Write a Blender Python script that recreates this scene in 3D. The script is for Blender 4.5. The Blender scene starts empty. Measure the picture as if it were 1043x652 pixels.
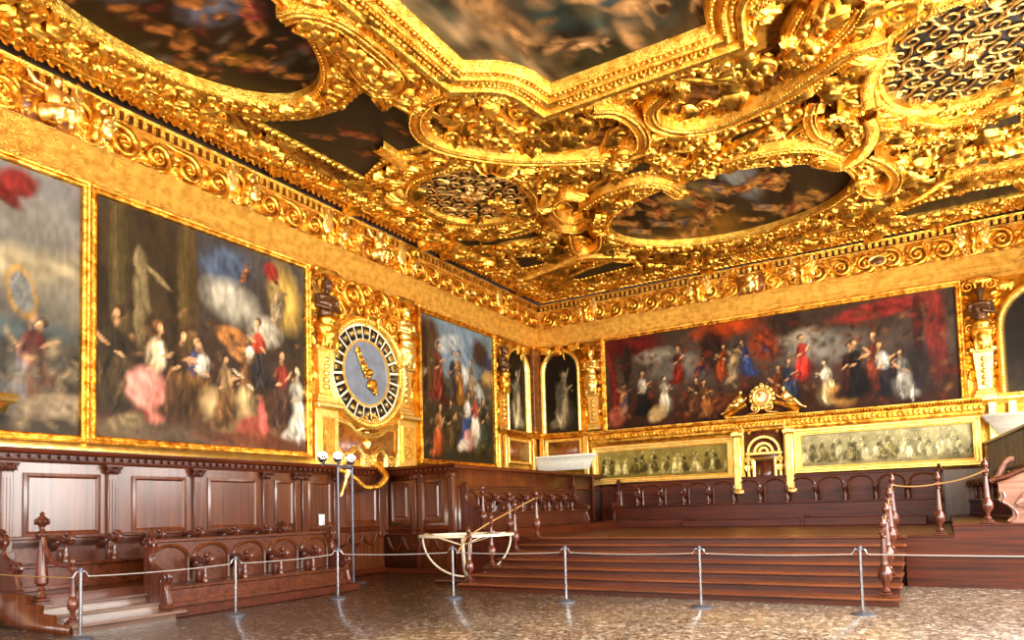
import bpy, math, random
import numpy as np
from mathutils import Matrix, Vector
SC = bpy.context.scene
COL = SC.collection
PI = math.pi
R = math.radians
rng = np.random.default_rng(7)
random.seed(7)

LW, BW, RW, FW = -12.75, 23.2, 4.05, -3.5     # wall planes: left, back, right, front (m)
CZ = 9.35                                     # ceiling plane

# ------------------------------------------------------------------ materials
def srgb(r, g, b):
    return tuple(((c/255)/12.92 if c/255 <= .04045 else ((c/255+.055)/1.055)**2.4) for c in (r, g, b)) + (1,)

def new_mat(name):
    m = bpy.data.materials.new(name); m.use_nodes = True
    nt = m.node_tree
    return m, nt, nt.nodes['Principled BSDF']

def N(nt, t, **kw):
    n = nt.nodes.new(t)
    for k, v in kw.items():
        if k in n.inputs: n.inputs[k].default_value = v
        else: setattr(n, k, v)
    return n

def ramp(nt, fac, stops):
    r = nt.nodes.new('ShaderNodeValToRGB')
    while len(r.color_ramp.elements) < len(stops): r.color_ramp.elements.new(.5)
    for e, (p, c) in zip(r.color_ramp.elements, stops): e.position = p; e.color = c
    nt.links.new(fac, r.inputs['Fac']); return r

def simple(name, col, rough=.5, metal=0, bump=0, scale=20, vary=0, coat=0, spec=.5):
    m, nt, b = new_mat(name)
    b.inputs['Base Color'].default_value = col
    b.inputs['Roughness'].default_value = rough
    b.inputs['Metallic'].default_value = metal
    b.inputs['Coat Weight'].default_value = coat
    b.inputs['Specular IOR Level'].default_value = spec
    if bump or vary:
        tc = N(nt, 'ShaderNodeTexCoord')
        no = N(nt, 'ShaderNodeTexNoise', Scale=scale, Detail=5)
        nt.links.new(tc.outputs['Object'], no.inputs['Vector'])
        if bump:
            bp = N(nt, 'ShaderNodeBump', Strength=bump, Distance=.02)
            nt.links.new(no.outputs['Fac'], bp.inputs['Height']); nt.links.new(bp.outputs['Normal'], b.inputs['Normal'])
        if vary:
            d = tuple(c*(1-vary) for c in col[:3])+(1,); l = tuple(min(1, c*(1+vary)) for c in col[:3])+(1,)
            rp = ramp(nt, no.outputs['Fac'], [(.35, d), (.65, l)])
            nt.links.new(rp.outputs['Color'], b.inputs['Base Color'])
    return m

def gold(name, col, col2, rough, carve, cs=9, brick=False):
    m, nt, b = new_mat(name)
    b.inputs['Metallic'].default_value = 1
    tc = N(nt, 'ShaderNodeTexCoord')
    no = N(nt, 'ShaderNodeTexNoise', Scale=6, Detail=6)
    nt.links.new(tc.outputs['Object'], no.inputs['Vector'])
    rp = ramp(nt, no.outputs['Fac'], [(.36, col2), (.60, col)])
    nt.links.new(rp.outputs['Color'], b.inputs['Base Color'])
    no2 = N(nt, 'ShaderNodeTexNoise', Scale=22, Detail=4)
    nt.links.new(tc.outputs['Object'], no2.inputs['Vector'])
    mr = N(nt, 'ShaderNodeMapRange'); mr.inputs['To Min'].default_value = rough-.08; mr.inputs['To Max'].default_value = rough+.14
    nt.links.new(no2.outputs['Fac'], mr.inputs['Value']); nt.links.new(mr.outputs['Result'], b.inputs['Roughness'])
    # fine hand-carved relief
    vo = N(nt, 'ShaderNodeTexVoronoi', Scale=cs, feature='SMOOTH_F1')
    wn = N(nt, 'ShaderNodeTexNoise', Scale=cs*.5, Detail=2)
    ad = N(nt, 'ShaderNodeMixRGB', blend_type='ADD'); ad.inputs[0].default_value = .35
    nt.links.new(tc.outputs['Object'], wn.inputs['Vector']); nt.links.new(tc.outputs['Object'], ad.inputs[1]); nt.links.new(wn.outputs['Color'], ad.inputs[2])
    nt.links.new(ad.outputs[0], vo.inputs['Vector'])
    b1 = N(nt, 'ShaderNodeBump', Strength=carve, Distance=.05)
    nt.links.new(vo.outputs['Distance'], b1.inputs['Height'])
    b2 = N(nt, 'ShaderNodeBump', Strength=.25, Distance=.01)
    nt.links.new(no2.outputs['Fac'], b2.inputs['Height']); nt.links.new(b1.outputs['Normal'], b2.inputs['Normal'])
    nt.links.new(b2.outputs['Normal'], b.inputs['Normal'])
    return m

G1c, G2c = (.96, .56, .085, 1), (.46, .18, .015, 1)
M = {}
M['gold'] = gold('gilded_carving', G1c, G2c, .35, .32, 8)
M['gold_ground'] = simple('hollow_shade_gilding', srgb(112, 66, 18), .5, .65, .3, 7, .55)  # gilding coloured darker for the shade in hollows between carvings
M['gold_smooth'] = gold('gilded_moulding', (.97, .60, .10, 1), (.66, .30, .03, 1), .31, .42, 24)
M['gold_lit'] = gold('lit_gilding', (1.0, .76, .26, 1), (.92, .60, .13, 1), .36, .12, 14)  # same gold, with stronger light painted in as a paler colour
M['gold_fine'] = gold('fine_gilded_pattern', (.94, .60, .12, 1), (.70, .38, .06, 1), .33, .8, 26)
M['bronze'] = simple('dark_bronze_skin', srgb(88, 58, 34), .35, .5, .2, 12, .25)
M['marblewood'] = simple('mottled_brown_panel', srgb(120, 66, 20), .4, 0, .1, 9, .5, .2)
M['ground'] = simple('dark_ground_and_gap_shade', srgb(60, 40, 22), .6, 0, 0, 2.2, .45)  # ceiling ground; also paints the shade in cornice gaps
M['steel'] = simple('brushed_steel', srgb(175, 178, 186), .25, 1)
M['darksteel'] = simple('dark_grey_steel', srgb(92, 98, 112), .4, .6)
M['cord'] = simple('grey_cord', srgb(150, 145, 140), .6, .2)
M['ropegold'] = simple('old_gold_cord', srgb(150, 110, 60), .7, 0, .3, 60)
M['white'] = simple('white_moulded_wood', srgb(226, 222, 206), .55, 0, .1, 8, .06)
M['pale'] = simple('pale_bent_wood', srgb(205, 192, 165), .45, 0, .05, 12, .1)
M['black'] = simple('black_enamel', srgb(20, 16, 14), .4)
M['ivory'] = simple('ivory_enamel', srgb(228, 216, 190), .45)
M['dial'] = simple('grey_blue_dial', srgb(104, 112, 124), .5, 0, 0, 4, .2)
M['plaster'] = simple('warm_plaster', srgb(214, 190, 140), .8, 0, .1, 6, .05)
M['whitecard'] = simple('white_card', srgb(225, 225, 225), .7)

def canvas_mat():
    m, nt, b = new_mat('oil_painting')
    a = N(nt, 'ShaderNodeVertexColor', layer_name='Col')
    nt.links.new(a.outputs['Color'], b.inputs['Base Color'])
    b.inputs['Roughness'].default_value = .5; b.inputs['Specular IOR Level'].default_value = .12
    tc = N(nt, 'ShaderNodeTexCoord'); no = N(nt, 'ShaderNodeTexNoise', Scale=14, Detail=6)
    nt.links.new(tc.outputs['Object'], no.inputs['Vector'])
    bp = N(nt, 'ShaderNodeBump', Strength=.25, Distance=.01)
    nt.links.new(no.outputs['Fac'], bp.inputs['Height']); nt.links.new(bp.outputs['Normal'], b.inputs['Normal'])
    return m
M['canvas'] = canvas_mat()

def wood(name, dark, light, rough, axis='Z', sc=3.0, coat=.3):
    m, nt, b = new_mat(name)
    tc = N(nt, 'ShaderNodeTexCoord'); mp = N(nt, 'ShaderNodeMapping')
    s = {'X': (sc*.12, sc*3, sc*3), 'Y': (sc*3, sc*.12, sc*3), 'Z': (sc*3, sc*3, sc*.12)}[axis]
    mp.inputs['Scale'].default_value = s
    nt.links.new(tc.outputs['Object'], mp.inputs['Vector'])
    no = N(nt, 'ShaderNodeTexNoise', Scale=1.6, Detail=7, Roughness=.62)
    nt.links.new(mp.outputs['Vector'], no.inputs['Vector'])
    mid = tuple((a+c)/2 for a, c in zip(dark, light))
    rp = ramp(nt, no.outputs['Fac'], [(.3, dark), (.5, mid), (.72, light)])
    n2 = N(nt, 'ShaderNodeTexNoise', Scale=1.1, Detail=3)
    nt.links.new(tc.outputs['Object'], n2.inputs['Vector'])
    mx = N(nt, 'ShaderNodeMixRGB', blend_type='MULTIPLY'); mx.inputs[0].default_value = .6
    r2 = ramp(nt, n2.outputs['Fac'], [(.3, (.55, .5, .48, 1)), (.7, (1, 1, 1, 1))])
    nt.links.new(rp.outputs['Color'], mx.inputs[1]); nt.links.new(r2.outputs['Color'], mx.inputs[2])
    nt.links.new(mx.outputs[0], b.inputs['Base Color'])
    b.inputs['Roughness'].default_value = rough; b.inputs['Specular IOR Level'].default_value = .3
    b.inputs['Coat Weight'].default_value = coat; b.inputs['Coat Roughness'].default_value = .22
    bp = N(nt, 'ShaderNodeBump', Strength=.12, Distance=.01)
    nt.links.new(no.outputs['Fac'], bp.inputs['Height']); nt.links.new(bp.outputs['Normal'], b.inputs['Normal'])
    return m
M['wood'] = wood('walnut_upright', srgb(52, 22, 9), srgb(116, 60, 30), .30, 'Z', 3, .8)
M['wood_h'] = wood('walnut_lengthwise', srgb(36, 11, 2), srgb(104, 40, 10), .38, 'X', 3, .0)
M['wood_y'] = wood('walnut_lengthwise_deep', srgb(46, 18, 7), srgb(108, 52, 24), .34, 'Y', 3, .25)
M['wood_red'] = wood('polished_mahogany', srgb(54, 23, 14), srgb(112, 56, 38), .24, 'Z', 4, .6)
M['wood_pink'] = wood('polished_pale_walnut', srgb(120, 76, 60), srgb(176, 128, 108), .24, 'X', 4, .6)
M['wood_tread'] = wood('highlit_walnut_tread', srgb(70, 30, 14), srgb(140, 76, 42), .3, 'X', 3, .4)  # lighter walnut, highlights of the step edges painted into the colour
M['wood_dark'] = wood('dark_walnut', srgb(44, 15, 4), srgb(96, 40, 14), .38, 'X', 3, .05)
M['wood_gold_reflection'] = wood('boards_with_gold_reflection', srgb(92, 70, 30), srgb(152, 124, 64), .35, 'Z', 3, .4)  # walnut boards with the reflection of the gold painted in
M['wood_grey'] = wood('grey_brown_tread', srgb(70, 46, 36), srgb(140, 112, 98), .24, 'Y', 3, .9)  # grey-brown wood for the treads of the left steps

def floor_mat():
    m, nt, b = new_mat('terrazzo')
    tc = N(nt, 'ShaderNodeTexCoord')
    vo = N(nt, 'ShaderNodeTexVoronoi', Scale=17); nt.links.new(tc.outputs['Object'], vo.inputs['Vector'])
    sep = N(nt, 'ShaderNodeSeparateColor'); nt.links.new(vo.outputs['Color'], sep.inputs[0])
    rp = ramp(nt, sep.outputs[0], [(0, srgb(26, 18, 12)), (.3, srgb(74, 54, 38)), (.62, srgb(112, 90, 68)), (.85, srgb(148, 128, 104)), (1, srgb(190, 180, 166))])
    vo2 = N(nt, 'ShaderNodeTexVoronoi', Scale=40); nt.links.new(tc.outputs['Object'], vo2.inputs['Vector'])
    sep2 = N(nt, 'ShaderNodeSeparateColor'); nt.links.new(vo2.outputs['Color'], sep2.inputs[0])
    rp2 = ramp(nt, sep2.outputs[1], [(0, srgb(50, 36, 28)), (.5, srgb(104, 90, 76)), (1, srgb(176, 166, 152))])
    mx = N(nt, 'ShaderNodeMixRGB'); mx.inputs[0].default_value = .4
    nt.links.new(rp.outputs['Color'], mx.inputs[1]); nt.links.new(rp2.outputs['Color'], mx.inputs[2])
    nt.links.new(mx.outputs[0], b.inputs['Base Color'])
    no = N(nt, 'ShaderNodeTexNoise', Scale=2.5, Detail=4); nt.links.new(tc.outputs['Object'], no.inputs['Vector'])
    mr = N(nt, 'ShaderNodeMapRange'); mr.inputs['To Min'].default_value = .14; mr.inputs['To Max'].default_value = .3
    nt.links.new(no.outputs['Fac'], mr.inputs['Value']); nt.links.new(mr.outputs['Result'], b.inputs['Roughness'])
    b.inputs['Specular IOR Level'].default_value = .36
    return m
M['floor'] = floor_mat()

# ------------------------------------------------------------------ mesh collector
class MB:
    """collects vertices and faces; build() links them as ONE mesh object"""
    def __init__(s): s.V = []; s.F = []; s.n = 0
    def add(s, V, F):
        V = np.asarray(V, float).reshape(-1, 3); s.V.append(V)
        if isinstance(F, np.ndarray): s.F.append(F+s.n)
        else:
            for k in (3, 4):
                q = [f for f in F if len(f) == k]
                if q: s.F.append(np.array(q, int)+s.n)
            for f in F:
                if len(f) > 4: s.F.append(np.array([f], int)+s.n)
        s.n += len(V); return s
    def box(s, x0, x1, y0, y1, z0, z1, bev=0):
        x0, x1 = min(x0, x1), max(x0, x1); y0, y1 = min(y0, y1), max(y0, y1); z0, z1 = min(z0, z1), max(z0, z1)
        b = min(bev, (x1-x0)*.3, (y1-y0)*.3, (z1-z0)*.3)
        if b <= 0:
            V = [(x, y, z) for z in (z0, z1) for y in (y0, y1) for x in (x0, x1)]
            F = [(0, 2, 3, 1), (4, 5, 7, 6), (0, 1, 5, 4), (2, 6, 7, 3), (0, 4, 6, 2), (1, 3, 7, 5)]
            return s.add(V, F)
        # chamfered in plan and at top/bottom
        def ring(i, z): return [(x0+i+b*0, y0+i+b, z), (x0+i+b, y0+i, z), (x1-i-b, y0+i, z), (x1-i, y0+i+b, z), (x1-i, y1-i-b, z), (x1-i-b, y1-i, z), (x0+i+b, y1-i, z), (x0+i, y1-i-b, z)]
        V = ring(b, z0)+ring(0, z0+b)+ring(0, z1-b)+ring(b, z1)
        F = [(k*8+i, k*8+(i+1) % 8, k*8+8+(i+1) % 8, k*8+8+i) for k in range(3) for i in range(8)]
        F += [tuple(range(7, -1, -1)), tuple(range(24, 32))]
        return s.add(V, F)
    def lathe(s, prof, c=(0, 0, 0), n=16, sx=1, sy=1):
        P = np.array(prof, float); a = np.arange(n)*2*PI/n
        V = np.stack([c[0]+sx*P[:, 0][:, None]*np.cos(a), c[1]+sy*P[:, 0][:, None]*np.sin(a), c[2]+P[:, 1][:, None]+0*a], -1).reshape(-1, 3)
        return s.add(V, grid_faces(len(P), n, wrap=True))
    def tube(s, path, r, n=8, closed=False, flat=1.0, up=(0, 0, 1)):
        P = np.array(path, float); m = len(P); r = np.broadcast_to(np.asarray(r, float), (m,))
        T = np.roll(P, -1, 0)-np.roll(P, 1, 0)
        if not closed: T[0] = P[1]-P[0]; T[-1] = P[-1]-P[-2]
        T /= np.linalg.norm(T, axis=1)[:, None]+1e-9
        U = np.array(up, float)
        A = np.cross(T, U); bad = np.linalg.norm(A, axis=1) < .05
        A[bad] = np.cross(T[bad], (1, .13, 0)); A /= np.linalg.norm(A, axis=1)[:, None]
        for i in range(1, m):
            if A[i]@A[i-1] < 0 and bad.any(): A[i] *= -1
        B = np.cross(A, T)
        a = np.arange(n)*2*PI/n
        V = P[:, None]+r[:, None, None]*(A[:, None]*np.cos(a)[None, :, None]+B[:, None]*np.sin(a)[None, :, None]*flat)
        F = grid_faces(m+(1 if closed else 0), n, wrap=True)
        if closed: F = F % (m*n)
        s.add(V.reshape(-1, 3), F)
        if not closed: s.add(V[0], [tuple(range(n))]); s.add(V[-1], [tuple(range(n-1, -1, -1))])
        return s
    def ball(s, c, r, rot=None):
        V = SPH[0]*np.array(r if np.ndim(r) else (r, r, r))
        if rot is not None: V = V@np.array(rot.to_matrix() if hasattr(rot, 'to_matrix') else rot).T
        return s.add(V+np.array(c), SPH[1])
    def prism(s, poly, h0, h1, ax='y'):
        n = len(poly); P = np.array(poly, float)
        def m(h): return {'y': np.stack([P[:, 0], 0*P[:, 0]+h, P[:, 1]], -1), 'x': np.stack([0*P[:, 0]+h, P[:, 0], P[:, 1]], -1), 'z': np.stack([P[:, 0], P[:, 1], 0*P[:, 0]+h], -1)}[ax]
        V = np.concatenate([m(h0), m(h1)])
        F = [(i, (i+1) % n, n+(i+1) % n, n+i) for i in range(n)]+[tuple(range(n-1, -1, -1)), tuple(range(n, 2*n))]
        return s.add(V, F)
    def build(s, name, mat, parent=None, smooth=True, loc=(0, 0, 0), rotz=0, remap=None):
        V = np.concatenate(s.V) if s.V else np.zeros((0, 3))
        if remap == 'wall': V = np.stack([V[:, 0], -V[:, 2], V[:, 1]], -1)
        elif remap == 'ceil': V = np.stack([V[:, 0], V[:, 1], -V[:, 2]], -1)
        me = bpy.data.meshes.new(name)
        if remap: s.F = [f[:, ::-1] for f in s.F]
        tot = np.concatenate([np.full(len(f), f.shape[1]) for f in s.F]); idx = np.concatenate([f.ravel() for f in s.F])
        me.vertices.add(len(V)); me.vertices.foreach_set('co', V.astype(np.float32).ravel())
        me.loops.add(len(idx)); me.loops.foreach_set('vertex_index', idx.astype(np.int32))
        me.polygons.add(len(tot)); st = np.concatenate([[0], np.cumsum(tot)[:-1]])
        me.polygons.foreach_set('loop_start', st.astype(np.int32)); me.polygons.foreach_set('loop_total', tot.astype(np.int32))
        if smooth: me.polygons.foreach_set('use_smooth', np.ones(len(tot), bool))
        me.update(calc_edges=True)
        if mat: me.materials.append(M[mat] if isinstance(mat, str) else mat)
        o = bpy.data.objects.new(name, me); COL.objects.link(o)
        o.location = loc; o.rotation_euler = (0, 0, rotz)
        if parent: o.parent = parent
        if smooth == 'auto':
            try: me.set_sharp_from_angle(angle=R(35))
            except Exception: pass
        return o

def grid_faces(m, n, wrap=False):
    i = np.arange(m-1)[:, None]; j = np.arange(n if wrap else n-1)[None]
    a = i*n+j; b = i*n+(j+1) % n
    return np.stack([a, b, b+n, a+n], -1).reshape(-1, 4)

def _sphere(m=6, n=9):
    th = np.linspace(0, PI, m+1)
    V = np.stack([np.sin(th)[:, None]*np.cos(np.arange(n)*2*PI/n), np.sin(th)[:, None]*np.sin(np.arange(n)*2*PI/n), np.cos(th)[:, None]+0*np.arange(n)], -1)
    return V.reshape(-1, 3), grid_faces(m+1, n, True)
SPH = _sphere()

def tag(o, label=None, cat=None, group=None, kind=None):
    for k, v in (('label', label), ('category', cat), ('group', group), ('kind', kind)):
        if v: o[k] = v
    return o
def thing(name, label, cat, loc=(0, 0, 0), rotz=0, group=None):
    o = bpy.data.objects.new(name, None); COL.objects.link(o); o.empty_display_size = .1
    o.location = loc; o.rotation_euler = (0, 0, rotz)
    return tag(o, label, cat, group)
def copy_tree(o, parent=None):
    c = o.copy(); COL.objects.link(c)
    if parent is not None: c.parent = parent
    for ch in list(o.children): copy_tree(ch, c)
    return c
def struct(o): o['kind'] = 'structure'; return o

# ------------------------------------------------------------------ path helpers (paths are 2-D, profile = offset, height)
def smooth_path(P, closed=False, k=6):
    P = np.array(P, float); n = len(P); out = []
    for i in range(n if closed else n-1):
        p0, p1, p2, p3 = (P[(i-1) % n] if closed or i > 0 else 2*P[0]-P[1]), P[i], P[(i+1) % n], (P[(i+2) % n] if closed or i < n-2 else 2*P[-1]-P[-2])
        for t in np.arange(k)/k:
            out.append(.5*((2*p1)+(-p0+p2)*t+(2*p0-5*p1+4*p2-p3)*t*t+(-p0+3*p1-3*p2+p3)*t**3))
    if not closed: out.append(P[-1])
    return np.array(out)
def ellipse(cx, cy, a, b, n=64, p=2.0):
    t = np.arange(n)*2*PI/n; c, s = np.cos(t), np.sin(t)
    return np.stack([cx+a*np.sign(c)*abs(c)**(2/p), cy+b*np.sign(s)*abs(s)**(2/p)], -1)
def mould(mb, path, prof, closed=False, h0=0.0):
    """profile swept along a flat path with mitred corners; positive offset = right of travel"""
    P = np.array(path, float); m = len(P)
    D = np.roll(P, -1, 0)-P; D /= np.linalg.norm(D, axis=1)[:, None]+1e-9
    Nn = np.stack([D[:, 1], -D[:, 0]], -1); Np = np.roll(Nn, 1, 0)
    if not closed: Nn[-1] = Nn[-2]; Np[0] = Nn[0]
    B = Nn+Np; B /= np.maximum((B*Nn).sum(1), .25)[:, None]
    Q = np.array(prof, float); k = len(Q)
    V = np.concatenate([P[:, None]+B[:, None]*Q[None, :, 0, None], np.broadcast_to(Q[None, :, 1, None]+h0, (m, k, 1))], -1)
    F = grid_faces(m+(1 if closed else 0), k)
    if closed: F = F % (m*k)
    mb.add(V.reshape(-1, 3), F); return mb
def along(path, step, closed=False, off=0.0, start=0.5):
    P = np.array(path, float)
    if closed: P = np.vstack([P, P[:1]])
    d = np.linalg.norm(np.diff(P, axis=0), axis=1); s = np.concatenate([[0], np.cumsum(d)]); Ln = s[-1]
    n = max(1, int(round(Ln/step))); t = (np.arange(n)+start)*Ln/n
    X = np.interp(t, s, P[:, 0]); Y = np.interp(t, s, P[:, 1])
    e = .02
    A = np.arctan2(np.interp(np.minimum(t+e, Ln), s, P[:, 1])-np.interp(np.maximum(t-e, 0), s, P[:, 1]), np.interp(np.minimum(t+e, Ln), s, P[:, 0])-np.interp(np.maximum(t-e, 0), s, P[:, 0]))
    return [(x+off*math.sin(a), y-off*math.cos(a), a) for x, y, a in zip(X, Y, A)]

# carving templates in (a, b, h), pointing along +a, h away from the surface
def t_leaf(n=9, m=7, lobes=4):
    s = np.linspace(0, 1, n)[:, None]; t = np.linspace(-1, 1, m)[None]
    w = (.12+.34*np.sin(PI*np.clip(s, 0, 1)**.8))*(1+.28*np.sin(s*lobes*2*PI))
    a = s*(1-.18*s*s)+.10*abs(t)*np.cos(s*6); b = w*t+0*s
    h = .16*np.sin(PI*s**.7)+.16*s**3 - .12*t*t + .05*np.cos(t*9)+.02
    return np.stack([a+0*t, b, np.maximum(h, -.04)], -1).reshape(-1, 3), grid_faces(n, m)
def t_volute(turns=1.7, n=22, m=6, r=.5, tail=.9):
    th = np.linspace(0, turns*2*PI, n); rad = r*(1-.86*th/th[-1])
    P = [(-tail, -r*1.0-.12), (-tail*.6, -r*1.1)]+[(-rad[i]*math.sin(-th[i]), -rad[i]*math.cos(th[i])) for i in range(n)]
    P = np.array(P); rr = np.concatenate([[.04, .09], np.linspace(.13, .07, n)])
    mb = MB(); mb.tube(np.column_stack([P, np.linspace(.05, .14, len(P))]), rr, m)
    mb.ball((P[-1, 0], P[-1, 1], .14), (.12, .12, .12))
    return np.concatenate(mb.V), [f for f in mb.F]
def t_shell(n=6, m=25, ribs=7):
    s = np.linspace(.12, 1, n)[:, None]; t = np.linspace(-1, 1, m)[None]
    a = s*np.cos(t*1.25); b = s*np.sin(t*1.25)
    h = .12+.10*np.cos(t*ribs*PI)*s+.14*np.sin(PI*s)
    return np.stack([a, b, h+0*t], -1).reshape(-1, 3), grid_faces(n, m)
def t_rosette():
    mb = MB(); mb.ball((0, 0, .12), (.18, .18, .14))
    for k in range(6):
        a = k*PI/3; mb.ball((.38*math.cos(a), .38*math.sin(a), .06), (.2, .2, .13))
    return np.concatenate(mb.V), [f for f in mb.F]
TL, TV, TS, TR = t_leaf(), t_volute(), t_shell(), t_rosette()
TB = (SPH[0]*.5, SPH[1])
def t_curl():
    n = 20; th = np.linspace(0, 1.25*2*PI, n); rad = .5*(1-.8*th/th[-1]); P = [(-.55, -.62), (-.3, -.58)]+[(rad[i]*math.sin(th[i]), -rad[i]*math.cos(th[i])) for i in range(n)]
    mb = MB(); mb.tube(np.column_stack([P, np.full(len(P), .05)]), np.concatenate([[.03, .06], np.linspace(.085, .05, n)]), 5)
    return np.concatenate(mb.V), [f for f in mb.F]
TW = t_curl()
def put(mb, T, x, y, a, s=1.0, h=0.0, flip=False, hs=1.0, tilt=0):
    V = T[0]*s
    if flip: V = V*np.array((1, -1, 1))
    V = V*np.array((1, 1, hs))
    c, sn = math.cos(a), math.sin(a)
    W = np.stack([x+V[:, 0]*c-V[:, 1]*sn, y+V[:, 0]*sn+V[:, 1]*c, h+V[:, 2]], -1)
    base = mb.n; mb.V.append(W)
    for f in (T[1] if isinstance(T[1], list) else [T[1]]): mb.F.append(f+base)
    mb.n += len(W)
def beads(mb, path, step, off, h, r, closed=False, long=1.0):
    for x, y, a in along(path, step, closed, off): 
        put(mb, (TB[0]*np.array((long, 1, 1)), TB[1]), x, y, a, 2*r, h)
def twist(mb, path, off, h, step=.16, r=.06, closed=False):
    for x, y, a in along(path, step, closed, off):
        put(mb, (TB[0]*np.array((1.7, .8, .9)), TB[1]), x, y, a+.7, 2*r, h)
def foliage(mb, path, w, off, h, step=.2, size=.3, closed=False, fruit=.5):
    """a carved garland: leaves and fruit bunched along a path"""
    step, size = step*1.35, size*1.22
    for x, y, a in along(path, step, closed, off):
        for k in range(3):
            o = (random.random()-.5)*w; xx, yy = x+o*math.sin(a), y-o*math.cos(a)
            u = random.random()
            if u < fruit: put(mb, TB, xx, yy, random.random()*6, size*random.uniform(.35, .6), h+.05*random.random(), hs=.9)
            elif u < .93: put(mb, TL, xx, yy, a+random.uniform(-1.3, 1.3)+(PI if random.random() < .3 else 0), size*random.uniform(.8, 1.25), h, hs=1.2)
            else: put(mb, TR, xx, yy, random.random(), size*.6, h, hs=1.4)

# ------------------------------------------------------------------ value noise
def vnoise(x, y, seed=0):
    xi = np.floor(x).astype(np.int64); yi = np.floor(y).astype(np.int64); fx = x-xi; fy = y-yi
    def hsh(i, j):
        n = (i*374761393+j*668265263+seed*974711) & 0x7fffffff; n = ((n ^ (n >> 13))*1274126177) & 0x7fffffff
        return ((n ^ (n >> 16)) & 0xffff)/65535.
    u = fx*fx*(3-2*fx); v = fy*fy*(3-2*fy)
    return (hsh(xi, yi)*(1-u)+hsh(xi+1, yi)*u)*(1-v)+(hsh(xi, yi+1)*(1-u)+hsh(xi+1, yi+1)*u)*v
def fbm(x, y, seed=0, o=4):
    r = 0; a = .5
    for k in range(o): r = r+a*vnoise(x*2**k, y*2**k, seed+k); a *= .5
    return r
def ridge(x, y, seed=0): return 1-abs(2*vnoise(x, y, seed)-1)

# ------------------------------------------------------------------ painted canvases (generic scenes in broad masses of colour)
def lin(c): return np.array([((k/255)/12.92 if k/255 <= .04045 else ((k/255+.055)/1.055)**2.4) for k in c])
def dim(c, k): return tuple(max(0, min(255, v*k)) for v in c)
def fig(x, y, h, robe, skin=(196, 150, 106), lean=0, under=None, hair=(60, 40, 24)):
    """a loosely brushed robed figure: (x, y) = feet, h = height"""
    rg = random.Random(int(x*977+y*131+h*517)); s = 1 if rg.random() < .5 else -1; skin = dim(skin, .95); robe = dim(robe, 1.05); und = dim(under, 1.0) if under else dim(robe, .7)
    X = lambda t: x+lean*t*h
    L = [(X(.2)+s*.05*h, y+.20*h, .21*h, .26*h, lean*.5-s*.25, dim(robe, .55), .6), (X(.25), y+.27*h, .145*h, .31*h, -lean*.5, robe, .4), (X(.1)-s*.09*h, y+.09*h, .17*h, .10*h, s*.3, dim(robe, .8), .5)]
    for k in range(7):
        t = rg.uniform(.05, .5); L.append((X(t)+rg.uniform(-.11, .11)*h, y+t*h, .018*h+.012*h*rg.random(), rg.uniform(.09, .19)*h, rg.uniform(-.35, .35)-lean, dim(robe, 1.45 if k % 2 else .5), .8))
    L += [(X(.55), y+.60*h, .115*h, .17*h, -lean*.6, und, .4), (X(.55)+s*.05*h, y+.62*h, .03*h, .13*h, s*.2, dim(und, 1.4), .8), (X(.6)-s*.07*h, y+.56*h, .03*h, .13*h, -.2*s, dim(und, .45), .8)]
    a = rg.uniform(.5, 1.3)
    L += [(X(.55)+s*.11*h, y+.62*h, .024*h, .10*h, -s*a, skin, .4), (X(.55)+s*.17*h, y+.60*h+.03*h*math.cos(a*3), .035*h, .02*h, s*.4, dim(skin, .8), .6), (X(.5)-s*.04*h, y+.50*h, .07*h, .022*h, s*.5, skin, .4)]
    L += [(X(.76), y+.765*h, .028*h, .05*h, 0, dim(skin, .8), .5), (X(.8)-s*.01*h, y+.855*h, .060*h, .068*h, 0, hair, .35), (X(.8)+s*.014*h, y+.838*h, .040*h, .055*h, s*.2, skin, .4), (X(.8)+s*.028*h, y+.846*h, .014*h, .03*h, 0, dim(skin, 1.3), .7)]
    return L
def nude(x, y, s, skin, ang=0, cloth=None):
    """a reclining or twisting body in a few dabs"""
    skin = dim(skin, .85); c, sn = math.cos(ang), math.sin(ang); f = lambda a, b: (x+(a*c-b*sn)*s, y+(a*sn+b*c)*s)
    L = [(*f(-.02, -.06), .34*s, .17*s, ang, (26, 16, 9), .9), (*f(0, 0), .20*s, .105*s, ang, skin, .5), (*f(-.05, -.04), .14*s, .05*s, ang, dim(skin, .45), .8), (*f(.06, .035), .10*s, .04*s, ang+.2, dim(skin, 1.3), .9), (*f(.24, .06), .062*s, .07*s, 0, skin, .4), (*f(.265, .09), .065*s, .05*s, 0, (38, 22, 12), .5), (*f(-.16, -.05), .13*s, .09*s, ang-.2, dim(skin, .9), .5),
         (*f(-.28, -.09), .17*s, .075*s, ang-.5, skin, .6), (*f(-.37, -.2), .12*s, .05*s, ang+.9, dim(skin, .7), .7), (*f(.13, .14), .11*s, .038*s, ang+1.1, dim(skin, .9), .6), (*f(.17, -.09), .10*s, .036*s, ang-.9, dim(skin, .7), .6)]
    if cloth:
        cloth = dim(cloth, .8); L.insert(1, (*f(-.1, -.07), .32*s, .14*s, ang+.3, dim(cloth, .7), .5)); L += [(*f(-.12, -.03), .15*s, .04*s, ang-.4, cloth, .5), (*f(-.2, -.1), .16*s, .02*s, ang+.2, dim(cloth, 1.5), .8)]
    return L
def clutter(x0, x1, y0, y1, n, cols, s, seed):
    """small half-lost dabs of paint between the figures"""
    rg = random.Random(seed); return [(rg.uniform(x0, x1), rg.uniform(y0, y1), s*rg.uniform(.5, 1.5), s*rg.uniform(.4, 1.0), rg.uniform(-1.5, 1.5), dim(rg.choice(cols), rg.uniform(.6, 1.25)), 1.2) for _ in range(n)]
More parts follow.
